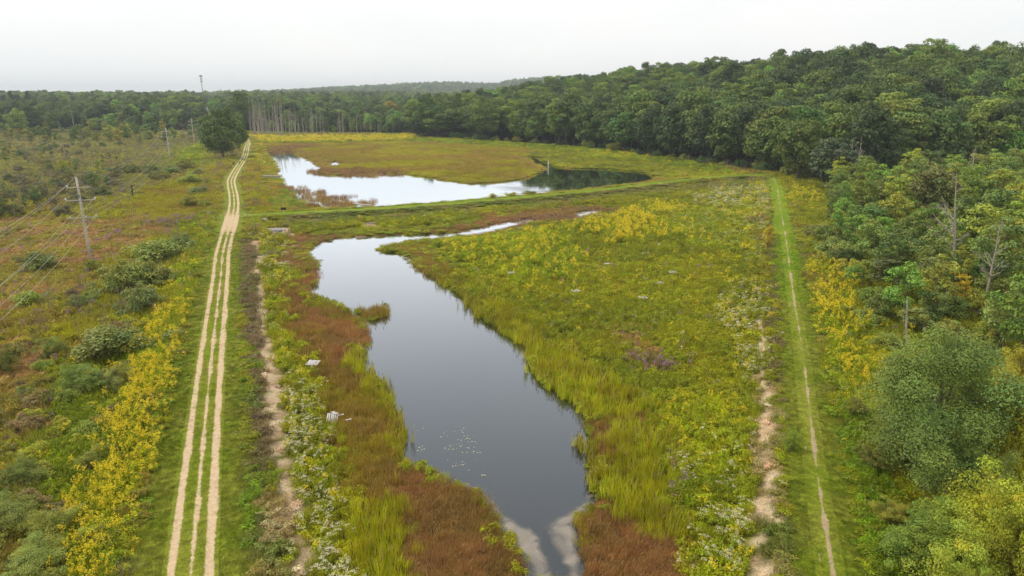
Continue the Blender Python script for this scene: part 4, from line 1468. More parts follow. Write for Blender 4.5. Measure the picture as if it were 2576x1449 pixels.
# low woods behind the marsh and behind the drowned grove
W = jittered(TR, -560, -60, 440, 780, 9.2)
fw = noise(W[:, 0], W[:, 1], 40, 81, 2)
f2, _ = side_of_foot(W[:, 0], W[:, 1])
edge_y = np.where(W[:, 0] < -175, 492 + 90 * (fw - .5) * 2, 516)
gap = (np.abs(W[:, 0] + 0.418 * W[:, 1]) < 5.5)     # power line cut
okm = (W[:, 1] > edge_y) & in_view(W) & ~gap & ~((W[:, 0] > -205) & (W[:, 0] < -160) & (W[:, 1] < 520))
W = W[okm]
wk = np.where(noise(W[:, 0], W[:, 1], 35, 83, 2) < .48, 0, np.where(TR.uniform(size=len(W)) < .45, 1, 2))
od = np.argsort(np.hypot(W[:, 0], W[:, 1]))
cl_, cr_ = 0, 0
for i in sorted(od[:170], key=lambda i: W[i, 0] / W[i, 1]):
    k = int(wk[i])
    w = int(TR.integers(3))
    if W[i, 0] < -165:
        cl_ += 1
        lab = f'{KWORD[k][w]} {KNAME[k]}, {nth(cl_)} along the woods beyond the marsh'
        g_ = 'trees of the woods beyond the marsh'
        k_s = 1.0
    else:
        cr_ += 1
        lab = f'{KWORD[k][w]} {KNAME[k]}, {nth(cr_)} along the woods behind the dead grove'
        g_ = 'trees of the woods behind the dead grove'
        k_s = .8
    tree(EDGE if W[i, 1] < 600 else KINDS[k], W[i, 0], W[i, 1], k_s * TR.uniform(.8, 1.4), KCOL[k][w], lab, 'tree', g_, zs=TR.uniform(.85, 1.1), name=KINDS[k].name)
woods('lowland_woods', 'distant tree canopy behind the marsh', W[od[170:]], wk[od[170:]], .92)
# far ridges
Q = []
for a, b, sp in ((640, 1000, 11), (1000, 1500, 15), (1500, 2300, 20), (2300, 3100, 24), (3100, 5200, 44)):
    g_ = jittered(TR, -b * .78, b * .5 if a < 1000 else b * .35, a, b, sp)
    f3, _ = side_of_foot(g_[:, 0], g_[:, 1])
    ok_ = in_view(g_) & ~((f3 > 0) & (f3 < 235)) & ~((np.abs(g_[:, 0] + 0.412 * g_[:, 1]) < 12) & (g_[:, 1] < 1300))
    g_ = g_[ok_]
    Q.append(np.column_stack([g_, np.full(len(g_), sp / 9.0)]))
Q = np.vstack(Q)
woods('far_woods', 'hazy far wooded ridges under the sky', Q[:, :2], TR.integers(0, 3, len(Q)), np.clip(Q[:, 2] * .9, .85, 1.35))

# pale scrub trees between the open marsh and the woods
B = jittered(TR, -420, -150, 385, 540, 11.5)
B = B[in_view(B) & (noise(B[:, 0], B[:, 1], 30, 87, 2) > .40) & (B[:, 0] < -.43 * B[:, 1] + 0)]
B = B[np.argsort(B[:, 0] / B[:, 1])]
for n, (x, y) in enumerate(B[:150]):
    w = int(TR.integers(4))
    tree(YOUNG, x, y, TR.uniform(.6, 1.35), [LIGHT, OLIVE, MID, hue(140, 138, 56)][w], f'{("light green", "olive", "mid green", "yellowish")[w]} scrub tree between marsh and woods, {nth(n + 1)} counting towards the track', 'tree', 'scrub trees between marsh and woods')

# pines on the skyline over the marsh woods
for n, (u, d) in enumerate(((30, 640), (52, 646), (70, 655), (86, 642), (112, 650))):
    x = (u - 1288) / FPX * d
    tree(PINE, x, d, 1.2, hue(54, 70, 52), f'dark pine rising over the marsh woods, {nth(n + 1)} on the skyline', 'tree', 'skyline pines')

# green understorey among the drowned trunks
for n, u in enumerate(np.linspace(640, 985, 22)):
    p = at(u + TR.uniform(-6, 6), TR.uniform(333, 339), .4)
    tree(YOUNG, p[0], p[1], TR.uniform(.6, 1.3), [LIGHT, MID, OLIVE][n % 3], f'low green tree among the dead trunks, {nth(n + 1)} from the track', 'tree', 'understorey of the drowned grove')

# single trees that stand out
def put(kind, u, v, wpx, col, label, cat='tree', group=None, name=None, zs=1.0, hpx=None, var=None, zg=0.4):
    """wpx: crown width, hpx: height, in survey pixels at the base point (u, v)"""
    p = at(u, v, zg)
    k = mpp(p)
    s = wpx * k / (2.05 * kind.R)
    if hpx is not None:
        zs = (hpx * k / CP) / (kind.H * s)
    return tree(kind, p[0], p[1], s, col, label, cat, group, name, var, zs)


put(ROUND, 564, 402, 112, MID, 'big round green tree standing beside the dirt track', zs=1.0, hpx=126)
put(EDGE, 603, 386, 54, MID, 'green tree behind the big round one by the track', hpx=92)
put(EDGE, 532, 378, 60, MID, 'shadowy tree tucked behind the big round trackside tree', hpx=84)
put(POPLAR, 298, 328, 44, FRESH, 'bright green poplar standing out before the marsh woods', hpx=70)
put(OAK, 610, 335, 70, MID, 'broad tree at the end of the track by the dead grove', hpx=96)
put(LOCUST, 985, 318, 42, YEL * .8, 'yellow-green tree behind the east end of the dead grove', hpx=62)
put(MAPLE, 1090, 347, 66, MID, 'pale green tree at the corner of the woods behind the far reeds', hpx=86)
put(OAK, 1050, 346, 40, DARK, 'dark bushy tree at the tip of the woods by the far reeds', hpx=46)
put(POPLAR, 945, 336, 24, DARK, 'small conical tree alone on the flat before the dead grove woods', hpx=40)
put(SHRUB, 978, 335, 34, DARK, 'round dark shrub on the flat behind the dead grove', 'shrub', hpx=24)
put(SHRUB, 880, 358, 12, DARK, 'tiny dark bush in the goldenrod behind the far pond', 'shrub', hpx=9)
put(ROUND, 2005, 452, 130, OLIVE, 'big olive-green tree at the far end of the mown path', hpx=150)
put(EDGE, 2085, 472, 120, hue(82, 94, 62), 'grey-green tree at the woods edge by the mown path end', hpx=120)

# yellow-leaved marsh trees
for n, (u, v, w_, h_, c) in enumerate(sorted(((75, 330, 34, 36, YEL * .8), (248, 335, 38, 42, LIGHT), (322, 340, 20, 34, YEL), (412, 335, 18, 34, YEL), (350, 342, 20, 30, LIGHT), (20, 318, 24, 30, YEL * .7), (380, 325, 18, 18, YEL), (160, 300, 36, 50, LIGHT),
                                         (48, 345, 16, 26, YEL * .7), (300, 345, 14, 20, YEL * .8)), key=lambda q: q[0])):
    put(YOUNG, u, v + 4, w_, c, f'{"yellow" if c is not LIGHT else "pale green"} young tree at the marsh woods edge, {nth(n + 1)} counting towards the track', 'tree', 'pale trees at the marsh woods edge', hpx=h_)

# ------------------------------------------------------------------ dead trees
def dead_mesh(rng, H, r, nb, blen, up, mat, twig=3, broken=False, lean=0.03):
    mb = MB()
    lx, ly = rng.normal(0, lean * H, 2)
    pts, rad = [], []
    for k in range(7):
        q = k / 6
        pts.append(np.array([lx * q ** 1.5 + rng.normal(0, .008 * H) * (k > 0), ly * q ** 1.5 + rng.normal(0, .008 * H) * (k > 0), -.4 + q * (H + .4)]))
        rad.append(r * (1.3 if k == 0 else 1) * (1 - (0.45 if broken else 0.85) * q))
    mb.tube(pts, rad, 5)
    for b in range(nb):
        q = rng.uniform(.35, .97)
        j = min(5, int(q * 6))
        fr_ = q * 6 - j
        p = pts[j] * (1 - fr_) + pts[j + 1] * fr_
        a = rng.uniform(0, 6.28)
        L = blen * H * (1.15 - q) * rng.uniform(.5, 1.2)
        d = np.array([math.cos(a), math.sin(a), up * rng.uniform(.4, 1.4)])
        d /= np.linalg.norm(d)
        r0 = max(.012, r * (1 - .8 * q) * .5)
        m_ = p + d * L * .5 + rng.normal(0, .05 * L, 3)
        e = p + d * L + np.array([0, 0, .12 * L])
        mb.tube([p, m_, e], [r0, r0 * .6, r0 * .2], 4, False)
        for t in range(twig):
            w = rng.uniform(.3, .9)
            p2 = p + (e - p) * w
            d2 = d + rng.normal(0, .5, 3)
            d2 /= np.linalg.norm(d2)
            mb.tube([p2, p2 + d2 * L * .4], [r0 * .4, r0 * .12], 3, False)
    return mb.mesh('dead_tree', mat)


dr = np.random.default_rng(77)
M_GREYTWIG = plain('grey_twigs', lin(128, 116, 102), .9, .25, 5)
M_GROVE = plain('grey_dead_wood', lin(160, 150, 138), .9, .3, 4)
DEAD_TALL = [dead_mesh(dr, 18, .19, 11, .14, 1.6, M_GROVE, 2, False, .05) for _ in range(5)]
DEAD_SMALL = [dead_mesh(dr, 5.5, .05, 11, .35, 1.0, M_GREYTWIG, 3) for _ in range(4)]
DEAD_BIG = [dead_mesh(dr, 12, .24, 16, .34, .9, M_DEADWOOD, 4) for _ in range(3)]
SNAG = [dead_mesh(dr, 8, .20, 3, .16, .8, M_DEADWOOD, 1, True, 0.05) for _ in range(2)]


def dead(mesh, x, y, s, label, group=None, name='dead_tree', zs=1.0, lean=(0, 0)):
    o = link(bpy.data.objects.new(name, mesh))
    o.location = (x, y, hz(x, y) - .05)
    o.rotation_euler = (lean[0], lean[1], dr.uniform(0, 6.28))
    o.scale = (s, s, s * zs)
    return tag(o, label, 'dead tree', group)


grove = []
for n in range(120):
    u = np.clip(630 + 370 * dr.beta(1.0, 1.45), 630, 1000) if n > 40 else dr.uniform(632, 720)
    vv = dr.uniform(334, 347)
    grove.append((u, vv, dr.uniform(.55, 1.25) * (1.0 if u < 720 else .85 if u < 880 else .6)))
grove.sort()
for n, (u, vv, s) in enumerate(grove):
    p = at(u, vv, .4)
    dead(DEAD_TALL[int(dr.integers(5))], p[0], p[1], s * 1.15, f'bare grey dead trunk, {nth(n + 1)} from the track in the drowned grove', 'dead trees of the drowned grove')

small = []
for n in range(170):
    u, vv = dr.uniform(-20, 480), dr.uniform(345, 540)
    if vv > 560 - .35 * u:
        continue
    small.append((u, vv))
small += [(100, 470), (115, 480), (85, 440), (40, 560), (20, 590), (280, 470), (300, 455), (30, 620), (160, 430), (200, 415)]
small.sort()
for n, (u, vv) in enumerate(small):
    p = at(u, vv, .4)
    dead(DEAD_SMALL[int(dr.integers(4))], p[0], p[1], dr.uniform(.7, 1.5), f'small leafless grey shrub tree, {nth(n + 1)} across the marsh', 'leafless saplings in the marsh', 'dead_sapling')
for n, (u, vv, s) in enumerate(((190, 345, 1.3), (120, 320, 1.1), (165, 400, .9), (640, 330, 1.0))):
    p = at(u, vv, .4)
    dead(DEAD_TALL[n % 5], p[0], p[1], s, f'tall pale dead tree in the marsh woods, {nth(n + 1)} of four', 'tall dead trees by the marsh woods')

# beyond the mown path
for u, vv, m_, s, zs, lab, ln in (
        (2396, 722, DEAD_BIG[0], 1.15, 1.15, 'tallest grey snag with bare branches beyond the mown path', (0.05, .10)),
        (2474, 778, DEAD_BIG[1], .95, 1.0, 'forked bare snag standing beside the tallest snag', (0, .04)),
        (2560, 790, DEAD_BIG[2], .9, 1.0, 'thin bare snag at the edge of the swamp thicket', (0, .05)),
        (2282, 884, SNAG[0], .72, 1.0, 'leaning broken snag above the grey willow', (0, -.16)),
        (2166, 590, SNAG[1], .62, .8, 'short broken stump among the shrubs beyond the path', (0, 0)),
        (2110, 470, DEAD_BIG[1], .95, 1.1, 'pale leafless tree against the woods, first of three', (0, 0)),
        (2132, 466, DEAD_BIG[2], 1.05, 1.1, 'pale leafless tree against the woods, second of three', (0, 0)),
        (2154, 470, DEAD_BIG[0], 1.05, 1.15, 'pale leafless tree against the woods, third of three', (0, 0)),
        (2430, 520, DEAD_BIG[2], 1.2, 1.0, 'wide grey leafless crown behind the tallest snag', (0, 0)),
        (2330, 730, DEAD_SMALL[1], 1.3, 1.0, 'fine grey leafless bush below the tallest snag', (0, 0)),
        (2265, 470, DEAD_BIG[1], .7, 1.0, 'small forked dead tree deep in the swamp thicket', (0, 0))):
    p = at(u, vv, .4)
    dead(m_, p[0], p[1], s, lab, None, 'dead_snag', zs, ln)

# ------------------------------------------------------------------ shrubs and young trees
SG, SD, SY, SL = hue(126, 134, 70), hue(116, 122, 50), hue(146, 142, 44), hue(126, 130, 46)
SH = [  # u, v of the foot, width, height, colour, words
    (402, 660, 170, 62, SD, 'large dark willow shrub by the dirt track'), (455, 640, 70, 50, SG, 'grey-green end of the willow thicket by the track'),
    (310, 740, 150, 78, SD, 'wide dark shrub in front of the utility pole'), (395, 725, 120, 66, SD, 'dark shrub joining the wide one beside the goldenrod'),
    (355, 790, 120, 72, SG, 'round grey-green shrub below the wide dark pair'), (210, 780, 80, 42, SD, 'low dark shrub beside the red marsh'),
    (105, 680, 110, 44, SD, 'low spreading shrub under the wires'), (232, 690, 56, 40, SL, 'small green shrub at the foot of the utility pole'),
    (75, 770, 90, 44, SL, 'loose green shrub in the red marsh'), (140, 905, 90, 60, SD, 'dull green shrub west of the broad olive thicket'),
    (290, 900, 230, 90, hue(104, 108, 46), 'broad olive thicket beside the goldenrod bank'), (215, 985, 150, 66, SD, 'dark green shrub below the olive thicket'),
    (300, 985, 110, 70, SD, 'leafy shrub touching the goldenrod bank'), (20, 940, 80, 66, SD, 'dark shrub cut by the frame edge'),
    (60, 1220, 130, 70, SD, 'low dark shrub in the lower marsh'), (30, 1330, 190, 90, SD, 'large dark thicket in the lower marsh'),
    (140, 1360, 160, 90, SL, 'green thicket beside the lower goldenrod'), (100, 1449, 220, 100, SD, 'dark thicket at the foot of the marsh'),
    (140, 1445, 80, 40, SY, 'yellow-green bush at the foot of the marsh'), (240, 1180, 90, 50, SL, 'bright weedy bush among the goldenrod'),
    (380, 440, 60, 26, SD, 'dark shrub by the second utility pole'), (430, 440, 60, 24, SG, 'pale shrub near the second utility pole'), (470, 430, 50, 26, SD, 'dark shrub below the big round tree'),
    (400, 455, 70, 26, SL, 'light green shrub in the row below the trackside tree'), (500, 445, 34, 22, SD, 'small shrub near the bend of the track'), (480, 465, 60, 30, SL, 'green shrub near the track bend'),
    (500, 490, 50, 22, SG, 'grey-green shrub beside the upper track'), (480, 520, 60, 30, SL, 'rounded shrub beside the upper track verge'), (525, 470, 24, 16, SD, 'tiny shrub on the track verge'),
    (520, 530, 40, 24, SL, 'shrub on the verge facing the gravel spur'), (330, 440, 50, 26, SD, 'shrub amid the leafless saplings'), (160, 440, 44, 34, SY, 'yellowish shrub behind the utility pole'),
    (440, 730, 26, 32, SG, 'narrow silvery shrub beside the goldenrod'), (330, 835, 70, 36, SL, 'fresh green bush at the head of the goldenrod'), (300, 850, 80, 46, hue(120, 104, 60), 'tan feathery bush at the head of the goldenrod'),
    (1285, 500, 40, 14, SY, 'bushy yellow goldenrod clump on the cross levee'), (1240, 506, 30, 10, SY, 'low yellow clump on the cross levee'), (1335, 494, 50, 14, SL, 'green bush on the cross levee'),
    (1930, 612, 30, 38, hue(170, 150, 40), 'yellow shrub on the verge of the mown path'),
]
for u, vv, w_, h_, c, lab in SH:
    put(FINE if vv > 900 else SHRUB, u, vv, w_ * .92, c, lab, 'shrub', hpx=h_, name='shrub')
TRR = np.random.default_rng(9)
ms_ = []
for n in range(240):
    u, vv = TRR.uniform(-60, 500), TRR.uniform(345, 560)
    if vv > 600 - .32 * u or u > 540 - .2 * (vv - 345):
        continue
    ms_.append((u, vv))
ms_.sort()
for n, (u, vv) in enumerate(ms_[:150]):
    c = [OLIVE, hue(104, 102, 72), MID, hue(112, 108, 58)][int(TRR.integers(4))]
    k = THIN if TRR.uniform() < .6 else SHRUB
    p = at(u, vv, .4)
    tree(k, p[0], p[1], TRR.uniform(.6, 1.25), c, f'{"thin sparse sapling" if k is THIN else "low scrubby shrub"} in the marsh beyond the power line, {nth(n + 1)} across', 'sapling' if k is THIN else 'shrub', 'scrub scattered over the upper marsh')
low = [(TRR.uniform(-30, 330), TRR.uniform(560, 1400)) for _ in range(130)]
low = sorted(q for q in low if q[0] < 330 - (q[1] - 700) * .12 and not (560 < q[1] < 830 and q[0] < 240 and TRR.uniform() < .6))
for n, (u, vv) in enumerate(low):
    p = at(u, vv, .4)
    tree(SHRUB, p[0], p[1], TRR.uniform(.26, .62), [SL, SD, hue(128, 118, 60), hue(126, 112, 66), SY][int(TRR.integers(5))], f'knee-high bush in the near marsh, {nth(n + 1)} inward from the frame edge', 'shrub', 'small bushes in the near marsh', 'bush')

# swamp thicket beyond the mown path
SW = wp([(2085, 480), (2300, 470), (2640, 480), (2800, 1000), (2600, 960), (2480, 900), (2300, 850), (2200, 830), (2120, 720), (2068, 610)], .4)
G = jittered(TRR, 40, 200, 50, 235, 4.3)
G = G[inside(SW, G[:, 0], G[:, 1])]
G = G[np.argsort(-G[:, 1])]
for n, (x, y) in enumerate(G):
    r_ = TRR.uniform()
    c = [LIGHT, hue(98, 112, 52), FRESH, hue(110, 122, 50), hue(132, 142, 50), hue(118, 130, 62), hue(138, 142, 48)][int(TRR.integers(7))]
    dlev = line_dist(RPATHC, np.array([x]), np.array([y]))[0][0]
    if r_ < .5 and dlev > 9:
        tree(YOUNG, x, y, TRR.uniform(.7, 1.35) * min(1.15, .5 + dlev / 38), c, f'young leafy tree in the swamp thicket, {nth(n + 1)} counting out from the woods', 'tree', 'young trees and shrubs of the swamp thicket')
    else:
        tree(SHRUB, x, y, TRR.uniform(.8, 1.6), c, f'leafy shrub in the swamp thicket, {nth(n + 1)} counting out from the woods', 'shrub', 'young trees and shrubs of the swamp thicket')
for u, vv, w_, h_, c, k, lab in (
        (2405, 790, 48, 110, hue(190, 166, 44), YOUNG, 'golden-yellow young tree under the tallest snag'), (2330, 610, 120, 190, hue(112, 114, 58), MAPLE, 'tall leafy tree at the heart of the swamp thicket'),
        (2270, 560, 90, 130, LIGHT, YOUNG, 'light green tree before the three pale dead trees'), (2180, 620, 130, 110, MID, YOUNG, 'bushy green tree beyond the path shrubs'),
        (2250, 750, 150, 110, hue(92, 98, 50), YOUNG, 'dark-stemmed bushy tree nearest the leaning snag'), (2540, 620, 110, 170, hue(140, 146, 40), MAPLE, 'yellow-green tree at the frame edge of the swamp'),
        (2450, 640, 120, 200, OLIVE, LOCUST, 'olive tree over the forked snag'), (2050, 600, 70, 36, SG, SHRUB, 'silvery shrub beside the mown path'), (2090, 560, 40, 36, SD, SHRUB, 'dark shrub near the mown path end'),
        (2300, 840, 90, 80, SG, YOUNG, 'pale young tree behind the grey willow'), (2180, 820, 90, 40, SD, SHRUB, 'low dark shrub beside the goldenrod bank'), (2130, 800, 60, 36, SL, SHRUB, 'low green bush above the goldenrod bank'),
        (2380, 880, 110, 70, hue(120, 118, 50), SHRUB, 'tawny bush behind the grey willow'), (2560, 860, 120, 110, hue(150, 130, 46), YOUNG, 'yellowing tree behind the big willow'), (2480, 880, 90, 70, SY, SHRUB, 'yellow-green bush behind the big willow'),
        (2230, 880, 90, 46, SL, SHRUB, 'green weedy bush beside the grey willow'), (1985, 1150, 46, 54, SL, FINE, 'small green bush on the levee verge of the mown path')):
    put(k, u, vv, w_, c, lab, 'tree' if k in (YOUNG, MAPLE, LOCUST) else 'shrub', hpx=h_)
put(WILLOW, 2335, 1215, 450, hue(98, 120, 50, 1.5), 'huge grey-green willow beside the mown path', hpx=420, name='willow_tree')
for u, vv, w_, h_, c, lab in ((2540, 1240, 220, 300, hue(140, 138, 36), 'yellow-green bush behind the huge willow'), (2500, 1430, 340, 260, hue(146, 148, 38), 'large yellow-green bush below the huge willow'),
                              (2320, 1430, 240, 150, hue(116, 132, 48), 'green bush in front of the large yellow-green one'), (2400, 1500, 260, 190, hue(130, 136, 42), 'yellow-green bush at the foot of the frame'),
                              (2580, 1520, 260, 300, hue(146, 146, 38), 'yellow bush at the lower frame corner'), (2240, 1330, 110, 70, SL, 'low green bush spilling towards the mown path'),
                              (2150, 1060, 70, 50, SL, 'weedy green bush beside the willow'), (2185, 1190, 70, 60, SD, 'dark leafy bush under the willow'), (2260, 1160, 120, 110, SG, 'grey bush leaning out from the willow'),
                              (2460, 1300, 160, 170, hue(120, 134, 60), 'mid green bush between willow and yellow bush'), (2560, 1010, 180, 150, hue(150, 146, 40), 'bright yellow-green tree behind the willow crown')):
    put(FINE, u, vv, w_, c, lab, 'shrub', hpx=h_, name='bush')
# shrubs along the foot of the wooded hill
fe = resample(FOOT[4:12], 6.5)
for n, q in enumerate(fe):
    p = q + TRR.normal(0, 1.2, 2)
    tree(SHRUB, p[0], p[1], TRR.uniform(.8, 1.7), [DARK, MID, SD, SL][int(TRR.integers(4))], f'edge shrub at the foot of the hillside woods, {nth(n + 1)} from the dead grove', 'shrub', 'shrubs at the foot of the hillside woods')

# ------------------------------------------------------------------ power line
PB = at(230, 668, .3)
LD = np.array([-68.6, 172.9]) / math.hypot(68.6, 172.9)
PD = np.array([LD[1], -LD[0]])                      # across the line, towards +X
POLES = [np.array([-40.0, 44.0]), PB[:2], at(429, 412, .3)[:2], at(489, 364, .3)[:2]]
ATT = [(0, 13.95), (-1.45, 12.62), (-1.95, 10.72), (1.95, 10.72), (-1.75, 7.92), (.38, 7.92), (1.75, 7.92)]


def utility_pole(p, label):
    g = empty('utility_pole', (p[0], p[1], hz(*p) - .05), math.atan2(PD[1], PD[0]))
    MB().tube([(0.02, 0, -.6), (0, 0, 4), (-.05, 0, 9), (-.12, 0, 13.75)], [.24, .22, .19, .15], 10).build('pole', M_POLEWOOD, g, True)
    for z, a, b in ((12.25, -1.55, 1.45), (10.3, -2.05, 2.05), (7.6, -1.9, 1.9)):
        MB().box(((a + b) / 2, -.2, z), (b - a, .11, .13)).build('crossarm', M_POLEWOOD, g)
        for s in (-1, 1):
            MB().tube([(s * .95, -.2, z - .03), (0, -.14, z - .75)], .028, 4).build('brace', M_GALV, g)
    MB().tube([(-.12, -.2, 13.7), (1.3, -.2, 12.3)], .022, 4).build('brace', M_GALV, g)
    for x, z in ATT[1:]:
        i = MB()
        h = .36 if z > 9 else .26
        i.tube([(x, -.2, z - h), (x, -.2, z - h + .05), (x, -.2, z - h * .55), (x, -.2, z - h * .5), (x, -.2, z - .04), (x, -.2, z)], [.05, .11, .12, .08, .11, .05], 8)
        i.build('insulator', M_PORCELAIN, g, True)
    MB().box((-.08, -.2, 10.95), (.22, .2, .5)).build('equipment_bracket', M_GALV, g)
    return tag(g, label, 'utility pole', 'utility poles across the marsh')


for p, lab in zip(POLES, ('utility pole at the near end of the line', 'tall wooden utility pole with three crossarms in the marsh', 'second utility pole along the line, beyond the shrubs', 'third utility pole along the line, before the woods')):
    utility_pole(p, lab)
WN = ['top static', 'upper crossarm', 'middle crossarm outer', 'middle crossarm inner', 'lower crossarm outer', 'lower crossarm middle', 'lower crossarm inner']
for (off, z), nm in zip(ATT, WN):
    pts = []
    ends = [(p[0] + PD[0] * off + LD[0] * -.2 * 0, p[1] + PD[1] * off, hz(*p) + z) for p in POLES]
    for i in range(3):
        a, b = np.array(ends[i]), np.array(ends[i + 1])
        sag = (1.0, 3.2, 1.8)[i]
        for t in np.linspace(0, 1, 14, endpoint=(i == 2)):
            q = a + (b - a) * t
            q[2] -= 4 * sag * t * (1 - t)
            q[:2] -= LD * .0
            pts.append(q)
    r_ = .014
    tag(MB().tube(pts, r_, 4).build('power_cable', M_WIRE), f'{nm} wire strung along the utility poles', 'cable', 'wires of the power line')

# ------------------------------------------------------------------ pallets in the meadow
def pallet(u, v, rz, label, tilt=(0, 0), nsl=5, z=.48, name='pallet', mat=None, loose=()):
    p = at(u, v, .6)
    g = empty(name, (p[0], p[1], max(hz(p[0], p[1]), 0) + z), rz)
    g.rotation_euler = (tilt[0], tilt[1], rz)
    g.scale = (.9, .9, .9)
    if nsl == 6:
        g.scale = (.7, .7, .7)
    m_ = mat or M_PALLET
    for y in (-.52, 0, .52):
        MB().box((0, y, .05), (1.25, .05, .09)).build('stringer', M_PALLET_DARK, g)
    for i in range(nsl):
        x = -.56 + 1.12 * i / (nsl - 1)
        MB().box((x + random.uniform(-.02, .02), 0, .108), (.15, 1.12, .022), random.uniform(-.04, .04)).build('slat', m_, g)
    for x in (-.56, .56):
        MB().box((x, 0, -.012), (.1, 1.08, .022)).build('base_slat', M_PALLET_DARK, g)
    for (x, y, s, a) in loose:
        MB().box((x, y, .16), (s[0], s[1], .07), a).build('block', m_, g)
    return tag(g, label, 'pallet', 'wooden pallets in the meadow')


BL = ((-.35, -.38, (.34, .3), .1), (.38, -.34, (.34, .3), -.1), (-.4, .36, (.32, .3), .2), (.36, .38, (.34, .3), 0), (0, 0, (.34, .3), .3))
pallet(1448, 736, .3, 'white pallet with a thin stake, closest to the near pond', loose=BL[:4])
tag(MB().tube([tuple(at(1450, 734, .4)[:2]) + (.3,), tuple(at(1450, 734, .4)[:2] + np.array([-.1, .1])) + (2.2,)], .02, 5).build('marker_stake', M_PALLET_DARK), 'thin stake standing behind the pallet by the near pond', 'stake')
pallet(1617, 754, .1, 'white block-topped pallet in the middle of the meadow', loose=BL)
pallet(1659, 716, -.2, 'white pallet just north of the mid-meadow pallet', loose=BL[1:])
pallet(1693, 690, .05, 'white pallet closest to the white flower band', loose=BL)
pallet(1531, 668, .3, 'small white pallet half hidden in the meadow grass', loose=BL[:2], z=.45)
pallet(1624, 641, -.1, 'pale pallet beneath the yellow meadow flowers', loose=BL[:2], z=.45)
pallet(1285, 691, .2, 'white pallet among yellow weeds beside the near pond', loose=BL[:3], z=.45)
pallet(1235, 635, .1, 'small pale pallet near the pond inlet', loose=BL[:2], z=.45)
pallet(788, 916, -.15, 'weathered pallet on the grassy bank beside the white flowers', nsl=7, z=.42, tilt=(.12, 0))
pp = pallet(837, 1056, .03, 'white pallet propped up on the sedge bank, its slats facing out', tilt=(.6, 0), nsl=6, z=.5, loose=((.28, .5, (.5, .2), 0), (.0, .66, (.4, .16), .1)))
for (u, v, a, nm) in ((858, 1051, .5, 'beside the propped pallet'), (877, 1063, .5, 'farther out from the propped pallet')):
    p = at(u, v, .5)
    tag(MB().box((p[0], p[1], hz(p[0], p[1]) + .5), (.5, .16, .04), a, .06).build('loose_plank', M_PALLET), f'pale loose plank lying {nm}', 'plank')
p = at(908, 596, 0)
g = empty('floating_raft', (p[0], p[1], -.02), .2)
for y in (-.55, .55):
    MB().box((0, y, .05), (2.0, .16, .2)).build('float_beam', M_PALLET_DARK, g)
for i in range(7):
    MB().box((-.85 + i * .285, 0, .17), (.22, 1.3, .05)).build('deck_plank', plain('raft_plank', lin(150, 112, 88), .8, .2, 6) if i == 0 else bpy.data.materials['raft_plank'], g)
tag(g, 'small brown plank raft floating at the head of the near pond', 'raft')

# ------------------------------------------------------------------ sign, stake, outlet, rocks, posts
p = at(715, 543, .9)
g = empty('signboard', (p[0], p[1], hz(p[0], p[1])), 0)
MB().box((0, 0, .55), (.1, .1, 1.3)).build('post', M_POLEWOOD, g)
MB().box((0, -.08, 1.15), (1.15, .05, .48)).build('panel', M_SIGNBLACK, g)
MB().box((0, -.04, 1.42), (1.21, .1, .05)).build('cap_rail', M_DARKSTEEL, g)
tag(g, 'black sign panel on a short post beside the gravel spur', 'sign')
p = at(611, 441, 1.0)
g = empty('marker_post', (p[0], p[1], hz(p[0], p[1])), 0)
MB().box((0, 0, .6), (.12, .12, 1.3)).build('post', M_POLEWOOD, g)
MB().box((.05, -.09, 1.05), (.4, .04, .42), 0, 0, .3).build('plate', M_DARKSTEEL, g)
tag(g, 'short dark marker post on the grass beside the track', 'post')

p = at(680, 449, .2)
g = empty('outlet_weir', (p[0], p[1], 0), .05)
MB().box((.2, .3, .25), (5.0, .35, 1.3)).build('headwall', M_CONCRETE, g)
MB().box((2.3, -.7, .1), (.3, 1.7, 1.0)).build('wing_wall', M_CONCRETE, g)
MB().box((-2.1, -.5, .15), (.3, 1.3, .9)).build('wing_wall', M_CONCRETE, g)
for i, y in enumerate((.9, 1.22, 1.54)):
    MB().box((.1, y, 1.02), (5.4, .29, .08)).build('walkway_plank', M_PLANKTOP, g)
for x in (-2.3, 0, 2.3):
    MB().box((x, 1.2, .2), (.16, .16, 1.56)).build('support_post', M_POLEWOOD, g)
MB().box((.1, .66, 1.0), (5.4, .08, .18)).build('edge_beam', M_CONCRETE, g)
for x in (-.6, .6):
    MB().tube([(x, .7, 1.0), (x, .7, 1.7)], .04, 6).build('gate_stem', M_DARKSTEEL, g)
tag(g, 'concrete outlet with a bleached plank walkway on the far pond', 'outlet')


def rock(u, v, size, label, seed, mat=M_ROCK):
    rng = np.random.default_rng(seed)
    bm = bmesh.new()
    bmesh.ops.create_icosphere(bm, subdivisions=3, radius=1.0)
    for vtx in bm.verts:
        c = vtx.co
        k = 1 + .28 * math.sin(c.x * 3.1 + seed) * math.cos(c.y * 2.7 - seed) + .12 * math.sin(c.z * 7 + c.x * 5) + rng.normal(0, .02)
        vtx.co = Vector((c.x * size[0] * k, c.y * size[1] * k, max(c.z, -.4) * size[2] * k))
    me = bpy.data.meshes.new('boulder')
    bm.to_mesh(me)
    bm.free()
    me.materials.append(mat)
    o = link(bpy.data.objects.new('boulder', me))
    p = at(u, v, .5)
    o.location = (p[0], p[1], hz(p[0], p[1]) + size[2] * .15)
    return tag(o, label, 'boulder')


